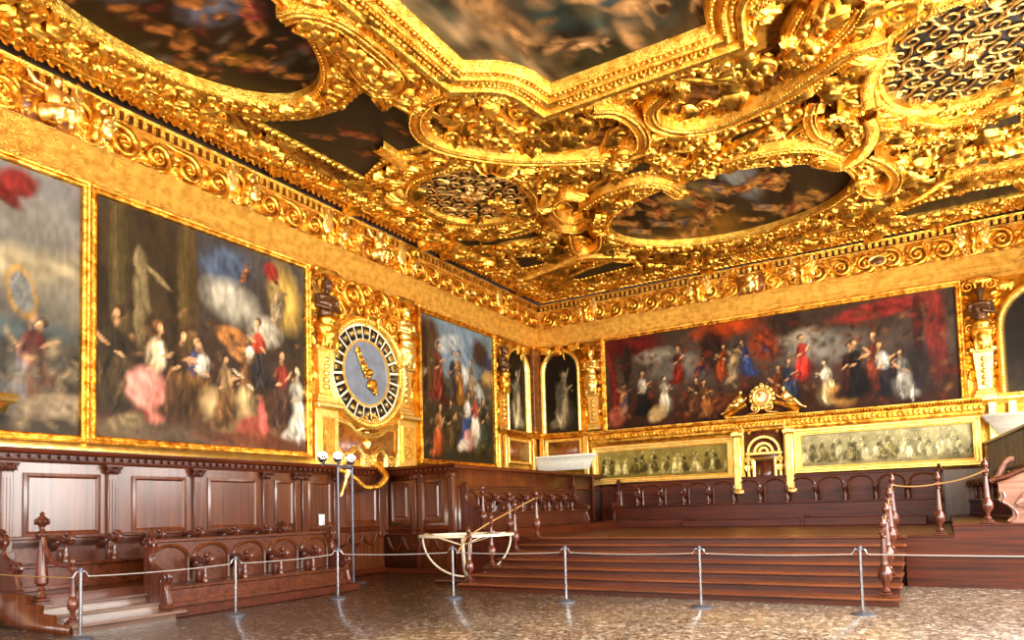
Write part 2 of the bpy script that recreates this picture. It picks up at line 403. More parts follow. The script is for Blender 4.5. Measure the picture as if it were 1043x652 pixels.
def paint(X, Y, bg, blobs, seed, warp=.03):
    """colours for points X, Y (in units of the picture's height)"""
    wx = X+warp*(fbm(X*6, Y*6, seed)-.5)*2+.008*(vnoise(X*40, Y*40, seed+3)-.5)
    wy = Y+warp*(fbm(X*6+9, Y*6+5, seed+7)-.5)*2+.008*(vnoise(X*40+3, Y*40, seed+5)-.5)
    yy = wy+.25*(fbm(X*2.2, Y*4, seed+11)-.5)
    ps = [b[0] for b in bg]; cs = np.array([lin(b[1]) for b in bg])
    C = np.stack([np.interp(yy, ps, cs[:, k]) for k in range(3)], -1)
    C *= (.55+.9*fbm(X*5, Y*5, seed+21))[..., None]
    for i, (x, y, rx, ry, an, col, soft) in enumerate(blobs):
        if i == 6: wx = X+warp*.35*(fbm(X*9, Y*9, seed)-.5)*2+.012*(vnoise(X*30, Y*30, seed+3)-.5); wy = Y+warp*.35*(fbm(X*9+9, Y*9+5, seed+7)-.5)*2+.012*(vnoise(X*30+3, Y*30, seed+5)-.5)
        c, s = math.cos(an), math.sin(an); dx, dy = wx-x, wy-y
        u = (dx*c+dy*s)/rx; v = (-dx*s+dy*c)/ry; r = np.sqrt(u*u+v*v)
        if r.min() > 1: continue
        al = np.clip((1-r)/soft, 0, 1)
        al = al*.93; fold = (.38+.75*vnoise(u*(3 if rx < .03 else 6.5)+i+.8*np.sin(v*2), v*1.7+i*3, seed+i)+.35*vnoise(u*13, v*3+i, seed+i+5))*(.75+.35*np.clip(.5-u*.6+v*.4, 0, 1.3))
        C = C*(1-al[..., None])+lin(col)*fold[..., None]*al[..., None]
    C *= (.8+.4*vnoise(X*70, Y*30, seed+40))[..., None]*(.62+.62*fbm(X*3.3, Y*3.3, seed+60))[..., None]
    return np.clip((C*1.1)**1.1, 0, 1)
def set_colors(me, C):
    at = me.color_attributes.new('Col', 'FLOAT_COLOR', 'POINT')
    at.data.foreach_set('color', np.concatenate([C, np.ones((len(C), 1))], 1).astype(np.float32).ravel())
def canvas(w, h, cell, bg, blobs, seed, parent, arch=False, depth=.0, unit=None):
    nx, ny = int(w/cell)+2, int(h/cell)+2
    x = np.linspace(-w/2, w/2, nx); z = np.linspace(0, h, ny); X, Z = np.meshgrid(x, z)
    mb = MB(); V = np.stack([X, 0*X-depth, Z], -1).reshape(-1, 3); F = grid_faces(ny, nx)
    if arch:
        c = V[F].mean(1); r = w/2; keep = ~((c[:, 2] > h-r) & (c[:, 0]**2+(c[:, 2]-(h-r))**2 > r*r*1.02)); F = F[keep]
    mb.add(V, F); o = mb.build('canvas', 'canvas', parent)
    uu = unit or h
    set_colors(o.data, paint((V[:, 0]+w/2)/uu, V[:, 2]/uu, bg, blobs, seed))
    return o
def rect(w, h, z0=0): return [(-w/2, z0), (-w/2, z0+h), (w/2, z0+h), (w/2, z0)]     # clockwise: right of travel = inwards

# ================================================================== THE SETTING
def plane_box(name, x0, x1, y0, y1, z0, z1, mat, kind='structure'):
    o = MB().box(x0, x1, y0, y1, z0, z1).build(name, mat, smooth=False); o['kind'] = kind; return o
plane_box('floor', LW-.3, RW+.3, FW-.3, BW+.3, -.2, 0, 'floor')
plane_box('wall_left', LW-.3, LW, FW, BW+.3, 0, CZ+.2, 'gold_smooth')
plane_box('wall_back', LW, RW, BW, BW+.3, 0, CZ+.2, 'gold_smooth')
plane_box('wall_front', LW-.3, RW+.3, FW-.3, FW, 0, CZ+.2, 'plaster')
# right wall with its window openings
WIN = [(-1.0, 1.3), (4.0, 1.3), (9.0, 1.3), (13.9, 1.3), (18.8, 1.3)]; WZ = (1.3, 6.6)
mb = MB(); ys = [FW]+[v for c, h in WIN for v in (c-h, c+h)]+[BW+.3]
for i in range(0, len(ys), 2): mb.box(RW, RW+.3, ys[i], ys[i+1], 0, CZ+.2)
for c, h in WIN: mb.box(RW, RW+.3, c-h, c+h, 0, WZ[0]).box(RW, RW+.3, c-h, c+h, WZ[1], CZ+.2)
struct(mb.build('wall_right', 'plaster', smooth=False))
for i, (c, h) in enumerate(WIN):
    f = MB()
    for y in np.linspace(c-h+.04, c+h-.04, 4): f.box(RW+.1, RW+.18, y-.04, y+.04, *WZ)
    for z in np.linspace(WZ[0]+.04, WZ[1]-.04, 6): f.box(RW+.1, RW+.18, c-h, c+h, z-.04, z+.04)
    struct(f.build('window_%d' % (i+1), 'wood_dark', smooth=False))

# cornice round the room: architrave, frieze ground, dentil course, soffit, cable moulding
ring = [(LW, FW), (LW, BW), (RW, BW), (RW, FW)]
arch = [(0, 7.5), (.06, 7.5), (.10, 7.56), (.10, 7.60), (.05, 7.62), (.05, 7.76), (.08, 7.78), (.08, 7.90), (.11, 7.93), (.11, 8.05), (.17, 8.10), (.22, 8.13), (.22, 8.17), (.06, 8.18)]
struct(mould(MB(), ring, arch, True).build('trim_1', 'gold_fine', smooth='auto'))
struct(mould(MB(), ring, [(.06, 8.16), (.05, 8.84), (.14, 8.85), (.16, 8.88), (.12, 8.90)], True).build('trim_2', 'gold_fine', smooth='auto'))
struct(mould(MB(), ring, [(.055, 8.86), (.055, 9.05)], True).build('trim_14', 'ground', smooth=False))  # dark strip painting the shade in the gaps between dentils
dent = mould(MB(), ring, [(.03, 9.045), (.18, 9.05), (.20, 9.07), (.22, 9.10), (.12, 9.11)], True)
y = FW+.2
while y < BW-.1: dent.box(LW+.05, LW+.17, y, y+.09, 8.90, 9.055); y += .18
x = LW+.25
while x < RW: dent.box(x, x+.10, BW-.17, BW-.05, 8.91, 9.055); x += .18
struct(dent.build('trim_3', 'gold_smooth', smooth='auto'))
struct(mould(MB(), ring, [(.10, 9.10), (.10, 9.30), (.46, 9.30)], True).build('trim_4', 'ground', smooth=False))  # soffit recess coloured dark in place of its shade
cab = mould(MB(), ring, [(.38, 9.30), (.38, 9.19), (.42, 9.15), (.48, 9.15), (.53, 9.19), (.57, 9.19), (.61, 9.13), (.67, 9.13), (.71, 9.18), (.73, 9.30)], True)
ins = [(LW+.44, FW+.5), (LW+.44, BW-.44), (RW-.5, BW-.44)]
for x, y, a in along(ins, .17):
    V = SPH[0]*np.array((.115, .042, .05)); c, s = math.cos(a+.75), math.sin(a+.75)
    cab.add(np.stack([x+V[:, 0]*c-V[:, 1]*s, y+V[:, 0]*s+V[:, 1]*c, 9.14+V[:, 2]], -1), SPH[1])
struct(cab.build('trim_5', 'gold', smooth='auto'))

# rinceau scrolls carved on the frieze (left and back walls)
WALL = {'L': (lambda s, z: (LW, s, z), PI/2), 'B': (lambda s, z: (s, BW, z), 0.0)}
def wall_mesh(mb, name, mat, side, kind='structure'):
    f, r = WALL[side]; o = mb.build(name, mat, remap='wall', loc=f(0, 0), rotz=r); o['kind'] = kind; return o
def rinceau(s0, s1, z, step=.66, sc=.56):
    mb = MB(); n = int((s1-s0)/step)
    for i in range(n):
        s = s0+(i+.5)*(s1-s0)/n; fl = i % 2 == 0
        put(mb, TV, s, z, 0 if fl else 0, sc, .06, flip=not fl, hs=1.25)
        put(mb, TR, s, z, i, .17, .10, hs=1.5)
        for k in range(7):
            a = k*.9+i; put(mb, TL, s+.20*math.cos(a), z+.20*math.sin(a), a+.9, .22, .05, hs=1.3)
        for k in range(3):
            put(mb, TL, s+step*.5, z+(-.2+.2*k), (-1)**i*(.9-.5*k), .26, .04, hs=1.3)
    return mb
wall_mesh(rinceau(1.0, 23.0, 8.50), 'trim_6', 'gold', 'L')
wall_mesh(rinceau(-12.5, 4.0, 8.50), 'trim_7', 'gold', 'B')

# ================================================================== WALL DECORATION
def wthing(side, s, z, name, label, cat, group=None):
    f, r = WALL[side]; return thing(name, label, cat, f(s, z), r, group)
FR = [(0, 0), (0, .12), (.03, .16), (.07, .15), (.09, .11), (.13, .10), (.15, .13), (.17, .12), (.18, .04), (.18, 0)]
def frame(parent, path, width, mat='gold', closed=True, name='frame', orn='leaf', depth=1.0, prof=FR):
    k = width/.18; mb = MB(); mould(mb, path, [(o*k, h*depth) for o, h in prof], closed)
    if orn == 'leaf':
        for x, y, a in along(path, width*.9, closed, width*.5): put(mb, TL, x, y, a, width*.95, .09*depth, hs=.8)
        beads(mb, path, width*.35, width*.12, .155*depth, width*.07, closed)
    elif orn == 'bead': beads(mb, path, width*.45, width*.5, .12*depth, width*.13, closed)
    elif orn == 'key':
        for x, y, a in along(path, .17, closed, width*.45): put(mb, (np.array([(-.5, -.35, 0), (.5, -.35, 0), (.5, .35, 0), (-.5, .35, 0), (-.4, -.25, .3), (.4, -.25, .3), (.4, .25, .3), (-.4, .25, .3)]), np.array([(0, 1, 5, 4), (1, 2, 6, 5), (2, 3, 7, 6), (3, 0, 4, 7), (4, 5, 6, 7)])), x, y, a, .11, .08*depth)
    return mb.build(name, mat, parent, remap='wall', smooth='auto')
def wall_painting(side, s0, s1, z0, z1, fw, cell, bg, blobs, seed, label, mat='gold', orn='leaf'):
    w, h = s1-s0, z1-z0
    t = wthing(side, (s0+s1)/2, z0, 'wall_painting', label, 'painting')
    canvas(w+.04, h+.02, cell, bg, blobs, seed, t, depth=.04)
    frame(t, rect(w+2*fw, h+2*fw, -fw), fw, mat, orn=orn)
    return t
SKIN = (208, 160, 112); PALE = (214, 190, 150); DK = (34, 24, 16); BRN = (84, 58, 34)
# left wall, first canvas: cloudy sky over dark crouching robed figures
bl = [(.55, .78, .55, .13, .1, (150, 140, 122), .8), (.9, .62, .5, .10, .2, (168, 152, 118), .8), (.5, .5, .6, .08, -.1, (104, 100, 96), .8),
      (.80, .36, .5, .07, .05, (72, 84, 84), .7), (.87, .92, .10, .06, .3, (120, 30, 20), .4), (.83, .87, .09, .035, -.5, (96, 22, 14), .4),
      (.3, .2, .4, .25, 0, (46, 42, 36), .5), (.95, .18, .28, .2, .2, (66, 60, 50), .6)]
bl += fig(.86, .06, .42, (118, 112, 110), lean=.3, under=(190, 130, 110)) + fig(.99, .05, .46, (92, 60, 40), lean=-.2, under=(70, 26, 20)) + fig(.5, .02, .5, (70, 78, 70), lean=.2)
bl += nude(1.05, .22, .3, (150, 128, 96), .8) + [(.89, .52, .055, .11, .15, (170, 130, 60), .25), (.89, .52, .042, .09, .15, (120, 122, 118), .3), (1.0, .10, .2, .06, .1, (150, 132, 104), .6)]
bl += clutter(0, 1.1, .02, .35, 120, [(90, 84, 70), (50, 44, 36), (130, 112, 84)], .04, 1)
wall_painting('L', 1.8, 6.62, 3.0, 7.38, .13, .045, [(0, (60, 50, 38)), (.3, (70, 62, 48)), (.5, (120, 112, 96)), (1, (112, 108, 104))], bl, 3, 'gilt framed painting of dark robed figures under grey clouds, cut by left edge of view')
# second canvas: columns left, sky and buildings, robed groups, warm glow right
bl = [(.20, .62, .30, .60, 0, (58, 44, 24), .3), (.10, .7, .05, .6, 0, (92, 76, 44), .5), (.42, .72, .07, .5, 0, (84, 66, 34), .4),
      (.63, .86, .18, .12, .2, (74, 84, 100), .5), (.66, .70, .20, .12, -.2, (168, 160, 140), .6), (.86, .60, .12, .10, .3, (196, 186, 160), .6),
      (.66, .53, .11, .06, -.1, (166, 112, 60), .3), (.74, .46, .12, .05, -.1, (178, 122, 70), .3), (.99, .80, .13, .22, .2, (206, 170, 84), .7)]
bl += [(.2, .76, .035, .09, .1, (138, 120, 82), .4), (.2, .62, .045, .12, .1, (126, 110, 74), .4), (.19, .5, .03, .12, 0, (120, 102, 68), .4), (.28, .72, .09, .014, -.6, (138, 118, 80), .4)]
bl += fig(.24, .06, .52, (88, 30, 22), SKIN, .1, PALE, (120, 80, 40)) + [(.22, .22, .11, .11, .3, (200, 140, 122), .35), (.28, .13, .05, .14, -.2, (196, 124, 104), .35)]
bl += fig(.44, .12, .42, (120, 84, 40), SKIN, .1, (58, 60, 92)) + fig(.52, .14, .38, (92, 66, 34), SKIN, -.1, (200, 190, 168))
bl += fig(.72, .05, .50, (168, 142, 96), PALE, .1, (120, 84, 50), (220, 214, 200)) + [(.66, .14, .22, .12, -.5, (178, 150, 104), .4), (.78, .10, .14, .08, .2, (140, 66, 50), .4), (.84, .15, .03, .12, .1, (196, 104, 92), .4)]
bl += fig(.84, .30, .40, (52, 46, 44), SKIN, -.1, (170, 60, 40)) + fig(1.06, .04, .46, (214, 204, 182), PALE, 0)
bl += fig(.36, .10, .46, (86, 60, 34), SKIN, .1) + fig(.62, .08, .40, (110, 78, 44), SKIN, .0, (150, 120, 80)) + fig(.96, .12, .44, (70, 50, 40), SKIN, 0, (120, 50, 40)) + fig(.06, .1, .5, (70, 56, 34), SKIN, .1)
bl += nude(.93, .78, .34, (190, 160, 116), 1.2, (176, 160, 130)) + nude(.74, .87, .18, (170, 112, 70), .8) + [(.90, .92, .06, .06, .2, (140, 40, 34), .4)]
bl += [(.3, .03, .5, .06, 0, (96, 80, 60), .5), (.8, .04, .4, .05, 0, (110, 62, 38), .5), (.14, .07, .10, .05, .3, (130, 112, 80), .5)]
bl = bl[:12]+clutter(0, 1.12, .02, .6, 160, [(96, 66, 38), (50, 36, 22), (130, 96, 60)], .035, 2)+bl[12:]
wall_painting('L', 6.88, 11.72, 3.02, 7.36, .14, .035, [(0, (88, 60, 40)), (.3, (62, 44, 30)), (.6, (60, 50, 40)), (1, (70, 64, 60))], bl, 5, 'large gilt framed painting between grey cloud canvas and the clock, dark columns on its left')
# third canvas, beyond the clock
bl = [(.12, .72, .14, .34, 0, (84, 56, 26), .3), (.05, .7, .05, .36, 0, (60, 38, 18), .4), (.5, .75, .32, .28, .5, (120, 138, 152), .5), (.6, .6, .3, .08, -.6, (196, 196, 184), .5), (.35, .85, .2, .08, .3, (176, 180, 176), .5),
      (.74, .84, .13, .12, .2, (64, 40, 26), .4), (.86, .78, .1, .06, -.2, (60, 56, 80), .4), (.85, .66, .12, .08, .3, (200, 160, 90), .6), (.25, .44, .22, .06, 0, (76, 30, 20), .4), (.3, .5, .12, .05, 0, (58, 82, 50), .4)]
bl += fig(.2, .42, .46, (120, 54, 34), SKIN, .05, (96, 50, 36)) + fig(.46, .42, .44, (164, 112, 44), SKIN, 0) + fig(.18, .02, .42, (176, 88, 44), SKIN, .1, (150, 100, 60))
bl += fig(.52, .12, .46, (60, 74, 110), SKIN, .15, (214, 204, 186)) + fig(.66, .12, .46, (206, 190, 160), SKIN, 0, (150, 70, 60)) + fig(.80, .10, .44, (52, 62, 50), SKIN, -.1)
bl += fig(.34, .06, .42, (90, 70, 40), SKIN, 0) + fig(.36, .44, .4, (70, 60, 50), SKIN, .1) + fig(.62, .5, .3, (160, 130, 90), SKIN, 0)
bl += [(.56, .16, .08, .1, -.3, (196, 140, 124), .35), (.5, .12, .1, .05, .4, (214, 196, 170), .4)] + nude(.74, .12, .3, (104, 96, 50), .3)
bl = bl[:10]+clutter(0, .92, .02, .7, 140, [(110, 76, 40), (60, 60, 44), (40, 28, 16), (130, 110, 80)], .04, 3)+bl[10:]
wall_painting('L', 16.08, 19.93, 3.08, 7.32, .15, .04, [(0, (48, 40, 24)), (.35, (66, 50, 28)), (.6, (96, 92, 78)), (1, (110, 124, 132))], bl, 9, 'tall gilt framed painting with pale blue sky, just right of the clock')
# great canvas on the back wall
bl = [(.25, .93, .5, .16, -.1, (96, 26, 22), .4), (.10, .5, .07, .5, .15, (110, 36, 28), .4), (.12, .15, .12, .13, -.3, (176, 92, 72), .4), (.25, .7, .06, .3, 0, (40, 30, 22), .4),
      (.9, .60, .5, .18, .05, (126, 118, 104), .7), (.6, .75, .3, .10, 0, (150, 140, 120), .7), (2.2, .62, .5, .2, 0, (130, 124, 112), .7), (2.0, .75, .3, .1, .1, (160, 148, 126), .7),
      (1.35, .95, .45, .14, .1, (168, 66, 20), .6), (1.72, .72, .2, .22, .6, (150, 60, 22), .6), (1.2, .72, .18, .3, .2, (44, 28, 20), .4), (1.9, .9, .2, .2, 0, (50, 34, 26), .5), (1.35, .17, .4, .12, 0, (120, 66, 30), .6),
      (2.75, .9, .5, .10, .1, (130, 44, 36), .4), (3.17, .6, .10, .5, 0, (124, 46, 38), .4), (3.03, .7, .05, .4, 0, (60, 26, 22), .4), (2.95, .3, .3, .3, 0, (44, 38, 38), .5)]
bl += nude(.20, .35, .5, (196, 140, 90), 1.3, (70, 78, 110)) + fig(.42, .12, .55, (30, 26, 22), SKIN, 0, (180, 170, 150)) + fig(.66, .12, .46, (206, 190, 158), PALE, 0) + [(.58, .14, .14, .1, .5, (176, 150, 100), .4)]
bl += fig(.82, .42, .46, (124, 38, 24), SKIN, 0, (70, 26, 24)) + nude(1.05, .6, .34, (160, 90, 60), .9, (60, 50, 90)) + nude(1.4, .58, .55, (200, 168, 120), 1.1, (160, 140, 110)) + nude(1.68, .7, .3, (150, 84, 50), 2.0, (56, 56, 96))
bl += fig(2.05, .32, .5, (186, 56, 42), SKIN, 0) + fig(2.28, .06, .48, (196, 170, 120), PALE, -.1, (210, 196, 168)) + [(2.38, .14, .16, .12, -.6, (176, 130, 66), .4)]
bl += fig(.95, .1, .42, (96, 60, 36), SKIN, .2) + fig(1.12, .04, .44, (150, 96, 48), SKIN, -.1) + fig(1.75, .05, .5, (130, 66, 34), SKIN, .2) + fig(1.92, .1, .5, (60, 70, 90), SKIN, 0) + fig(1.56, .42, .42, (60, 76, 120), SKIN, -.2) + fig(1.25, .42, .4, (150, 70, 30), SKIN, .2)
bl += fig(2.42, .1, .6, (60, 34, 26), SKIN, .1) + fig(2.68, .16, .6, (110, 50, 34), SKIN, 0)
bl += fig(2.55, .1, .62, (26, 24, 24), SKIN, -.1) + fig(2.8, .08, .58, (34, 32, 34), SKIN, -.2, (190, 184, 168)) + fig(2.92, .06, .5, (150, 144, 130), SKIN, -.1) + nude(1.45, .16, .3, (184, 110, 60), .2) + nude(1.2, .2, .26, (160, 92, 50), .4)
bl = bl[:19]+clutter(0, 3.35, .02, .9, 300, [(90, 50, 30), (50, 32, 20), (120, 80, 50), (110, 40, 26)], .05, 4)+bl[19:]
wall_painting('B', -9.97, .56, 4.25, 7.40, .17, .042, [(0, (58, 32, 20)), (.25, (64, 38, 24)), (.5, (74, 62, 52)), (1, (60, 44, 34))], bl, 13, 'very wide gilt framed painting on the back wall, red drapery at both ends')

# olive monochrome canvases in gold frames of the lit tone over the stalls
def relief_blobs(w, n, col, hi, seed):
    rg = random.Random(seed); L = []
    for i in range(n):
        x = w*(i+.5)/n+rg.uniform(-.06, .06)
        c = dim(hi if rg.random() < .75 else col, rg.uniform(.8, 1.1))
        L += fig(x, .06+rg.uniform(0, .1), rg.uniform(.72, .92), c, hi, rg.uniform(-.3, .3), hair=col)
        if rg.random() < .5: L += nude(x+.1, .2, .35, hi, rg.uniform(-.5, 1.2))
    return L
wall_painting('B', -10.36, -5.88, 2.57, 3.47, .25, .03, [(0, (120, 106, 50)), (.5, (140, 124, 60)), (1, (150, 134, 70))], relief_blobs(5.0, 21, (104, 90, 40), (226, 206, 130), 2), 17, 'long olive frieze painting of small figures, gold frame in lit tone, left of the throne niche', 'gold_lit', 'key')
wall_painting('B', -3.62, .76, 2.63, 3.57, .23, .03, [(0, (146, 138, 96)), (.5, (162, 154, 112)), (1, (172, 164, 122))], relief_blobs(4.7, 19, (134, 124, 80), (220, 210, 156), 4), 19, 'long paler olive frieze painting, pale gold frame, right of the throne niche', 'gold_lit', 'key')  # olive colours paler than in the left one

# arched niches with painted grey statues
def arch_path(w, h, n=14, z0=0):
    r = w/2; P = [(-r, z0), (-r, h-r)]
    P += [(-r*math.cos(t), h-r+r*math.sin(t)) for t in np.linspace(0, PI, n)[1:-1]]
    return P+[(r, h-r), (r, z0)]
def niche(side, s, z, w, h, fw, seed, label, tone=1.0):
    t = wthing(side, s, z, 'arched_niche_painting', label, 'painting')
    k = w/h; g = tuple(int(c*tone) for c in (176, 160, 124)); sk = tuple(int(c*tone) for c in (188, 170, 134))
    bl = fig(k*.5, .05, .80, g, sk, .04, hair=(90, 74, 50))+[(k*.42, .4, .05, .28, .1, tuple(int(c*.62) for c in g), .5), (k*.6, .3, .04, .25, -.1, tuple(min(255, int(c*1.15)) for c in g), .5), (k*.66, .7, .02, .13, -.3, sk, .4)]
    canvas(w, h, .03, [(0, (52, 42, 26)), (.3, (34, 26, 16)), (1, (30, 22, 14))], bl, seed, t, arch=True, depth=.05)
    mb = MB(); p = arch_path(w+2*fw, h+fw); mould(mb, p, [(0, 0), (0, .16), (.05, .2), (fw*.4, .15), (fw*.6, .15), (fw*.8, .12), (fw, .06), (fw, 0)])
    beads(mb, p, .09, fw*.5, .15, .028); mb.build('frame', 'gold_lit', t, remap='wall', smooth='auto')
    ks = MB(); put(ks, TV, 0, h+fw*.3, PI/2, .36, .12, hs=1.6); ks.box(-.13, .13, h-.12, h+fw+.12, .05, .26, .03)
    for q in (-1, 1):
        for j in range(4): put(ks, TL, q*(w/2-.02-.1*j), h+fw*.1+.03*j, PI/2-q*(.5+.3*j), .36, .12, hs=1.2)
    ks.build('keystone', 'gold', t, remap='wall')
    return t
niche('L', 21.48, 4.30, 1.26, 2.82, .17, 23, 'arched painting of a grey robed statue on left wall by the corner')
niche('B', -11.78, 4.34, 1.28, 2.9, .17, 24, 'arched painting of a grey robed statue on back wall by the corner', .85)
niche('B', 2.62, 4.34, 1.95, 2.75, .2, 25, 'arched painting of a grey figure at right edge of view', .95)

# organic sculpture from blended lumps (one continuous skin)
def organic(name, lumps, mat, parent, voxel=.03, limbs=()):
    mb = MB()
    for l in lumps:
        c, r = l[0], l[1]; rot = Matrix.Rotation(l[2], 3, l[3]) if len(l) > 2 else None
        mb.ball(c, r, rot)
    for path, r in limbs: mb.tube(path, r, 8); mb.ball(path[0], r[0] if np.ndim(r) else r); mb.ball(path[-1], r[-1] if np.ndim(r) else r)
    o = mb.build(name, mat, parent)
    md = o.modifiers.new('Skin', 'REMESH'); md.mode = 'VOXEL'; md.voxel_size = voxel; md.use_smooth_shade = True
    return o
def herm(side, s, z, h, w, label, skin='gold', body='gold', turn=0):
    """a term figure: tapered pedestal, drapery, torso with folded arms, head, scrolls each side"""
    t = wthing(side, s, z, 'term_figure', label, 'sculpture')
    k = h/3.2
    p = MB(); q = [(w*.40, 0), (w*.40, .10*k), (w*.34, .13*k), (w*.34, .2*k), (w*.24, .24*k), (w*.36, 1.22*k), (w*.46, 1.25*k), (w*.46, 1.34*k)]
    V = []; 
    for a, zz in q: V += [(-a, -.05-a*.55, zz), (a, -.05-a*.55, zz), (a, 0, zz), (-a, 0, zz)]
    p.add(V, grid_faces(len(q), 4, True)); p.add(V[-4:], [(0, 1, 2, 3)])
    for j in range(5): p.ball((0, -.22, (.4+.16*j)*k), (w*.12, .05, .07*k))
    p.build('pedestal', 'gold_lit', t, smooth='auto')
    L = [((0, -.22, 1.5*k), (w*.36, .2, .24*k)), ((0, -.22, 1.75*k), (w*.42, .22, .22*k)), ((w*.2, -.3, 1.6*k), (.11, .1, .3*k), .3, 'Y'), ((-w*.2, -.3, 1.62*k), (.11, .1, .3*k), -.3, 'Y'), ((0, -.36, 1.62*k), (.13, .1, .17*k)), ((0, -.3, 1.95*k), (w*.36, .16, .14*k))]
    for j in range(5): L.append((((j-2)*w*.14, -.33, (1.45+.05*(j % 2))*k), (.05, .05, .22*k)))
    organic('drapery', L, body, t, .028)
    B = [((0, -.22, 2.15*k), (w*.27, .15, .2*k)), ((0, -.22, 2.35*k), (w*.36, .17, .17*k)), ((0, -.22, 2.5*k), (w*.42, .13, .09*k)), ((0, -.22, 2.62*k), (.07, .07, .12*k)),
         ((turn*.03, -.25, 2.79*k), (.115, .13, .15*k)), ((turn*.05, -.37, 2.76*k), (.025, .03, .035*k)), ((turn*.03, -.23, 2.87*k), (.13, .14, .09*k)), ((turn*.03, -.34, 2.68*k), (.06, .05, .04*k))]
    A = [([(-w*.38, -.22, 2.48*k), (-w*.46, -.28, 2.24*k), (-w*.1, -.42, 2.2*k)], [.075, .065, .05]), ([(w*.38, -.22, 2.48*k), (w*.46, -.28, 2.22*k), (w*.08, -.42, 2.28*k)], [.075, .065, .05])]
    organic('torso', B, skin, t, .024, A)
    f = MB()
    for q in (-1, 1):
        for j in range(9): put(f, TL, q*w*(.36+.05*(j % 2)), (.5+.27*j)*k, PI/2-q*(.2+.5*(j % 3)), .32, .03, hs=1.4)
        put(f, TV, q*w*.4, 3.0*k, PI/2, .34, .1, flip=q > 0, hs=1.6); put(f, TV, q*w*.40, 1.9*k, -PI/2, .28, .06, flip=q < 0, hs=1.4)
    f.box(-w*.48, w*.48, 3.06*k, 3.2*k, 0, .3, .04)
    f.build('scrollwork', 'gold', t, remap='wall', smooth='auto')
    return t
herm('L', 12.28, 4.2, 3.3, .8, 'gilded term figure with dark head, left of the clock', 'bronze', 'gold', .6)
herm('L', 15.24, 4.2, 3.3, .8, 'gilded term figure between the clock and the pale blue sky painting', 'gold_lit', 'gold_lit', -.5)
herm('L', 20.38, 4.25, 3.1, .56, 'gilded term figure on left wall beside the corner niche', 'bronze', 'gold')
herm('B', -10.47, 4.32, 3.1, .62, 'gilded term figure between back wall niche and the very wide painting', 'gold_lit', 'gold_lit')
herm('B', 1.12, 4.22, 3.3, .64, 'gilded term figure with dark bust, right of the very wide painting', 'bronze', 'gold')

# ---- the clock
t = wthing('L', 13.74, 5.17, 'wall_clock', 'round gilded wall clock with black hour plates and grey blue dial', 'clock')
def circ(r, n=48): return [(r*math.sin(a), r*math.cos(a)) for a in np.arange(n)*2*PI/n]
c0 = MB(); mould(c0, circ(1.46, 60), [(0, 0), (0, .2), (.05, .26), (.11, .22), (.16, .24), (.19, .12), (.19, 0)], True); beads(c0, circ(1.46, 60), .11, .10, .24, .035, True)
c0.build('outer_rim', 'gold_lit', t, remap='wall', smooth='auto')
c1 = MB(); mould(c1, circ(1.28, 60), [(0, .08), (0, .13), (.46, .13), (.46, .08)], True); c1.build('hour_ring', 'ivory', t, remap='wall', smooth='auto')
NUM = ['I', 'II', 'III', 'IIII', 'V', 'VI', 'VII', 'VIII', 'VIIII', 'X', 'XI', 'XII', 'XIII', 'XIIII', 'XV', 'XVI', 'XVII', 'XVIII', 'XVIIII', 'XX', 'XXI', 'XXII', 'XXIII', 'XXIIII']
for i in range(24):
    a0 = -i*2*PI/24; ws = .052
    def pp(r, da): return (r*math.cos(a0+da), r*math.sin(a0+da))
    o = [pp(.90, -.095), pp(.90, .095), pp(1.22, .105), pp(1.22, -.105)]
    c2, c3 = MB(), MB(); c2.add([(x, y, .134) for x, y in o]+[(x, y, .155) for x, y in o], [(0, 3, 2, 1), (4, 5, 6, 7), (0, 1, 5, 4), (1, 2, 6, 5), (2, 3, 7, 6), (3, 0, 4, 7)])
    s = NUM[i]; ww = {'I': .022, 'V': .045, 'X': .045}; tot = sum(ww[ch] for ch in s); u = -tot/2; sc = min(1.0, .17/tot)
    def stroke(x0, y0, x1, y1):       # in glyph space: x across, y 0..1 from centre outwards
        def g(x, y):
            r = 1.0+.14*y; px, py = pp(r, 0); tx, ty = math.sin(a0), -math.cos(a0); return (px+tx*x, py+ty*x)
        A, B = np.array(g(x0, y0)), np.array(g(x1, y1)); d = B-A; d /= np.linalg.norm(d); n_ = np.array((-d[1], d[0]))*.006
        c3.add([(*(A-n_), .157), (*(B-n_), .157), (*(B+n_), .157), (*(A+n_), .157), (*(A-n_), .164), (*(B-n_), .164), (*(B+n_), .164), (*(A+n_), .164)], [(4, 5, 6, 7), (0, 1, 5, 4), (2, 3, 7, 6), (1, 2, 6, 5), (3, 0, 4, 7)])
    for ch in s:
        w_ = ww[ch]*sc; m_ = u*sc+w_/2
        if ch == 'I': stroke(m_, 0, m_, 1)
        elif ch == 'V': stroke(m_-w_*.4, 1, m_, 0); stroke(m_, 0, m_+w_*.4, 1)
        else: stroke(m_-w_*.4, 1, m_+w_*.4, 0); stroke(m_-w_*.4, 0, m_+w_*.4, 1)
        u += ww[ch]
    hp = c2.build('hour_plate', 'black', t, remap='wall', smooth=False); c3.build('numeral', 'gold_lit', hp, remap='wall', smooth=False)
c4 = MB(); mould(c4, circ(.88, 60), [(0, .1), (0, .17), (.06, .17), (.06, .1)], True); c4.build('inner_rim', 'gold_lit', t, remap='wall', smooth='auto')
c5 = MB(); c5.add([(*p, .12) for p in circ(.84, 60)], [tuple(range(60))]); c5.build('dial', 'dial', t, remap='wall', smooth=False)
c6 = MB(); ang = R(122)
put(c6, TR, 0, 0, 0, .26, .16, hs=1.2); c6.ball((0, 0, .25), (.10, .10, .08))
for r in (.2, .38, .54): put(c6, TV, r*math.cos(ang), r*math.sin(ang), ang, .2-.12*r, .15); put(c6, TV, r*math.cos(ang), r*math.sin(ang), ang, .2-.12*r, .15, flip=True)
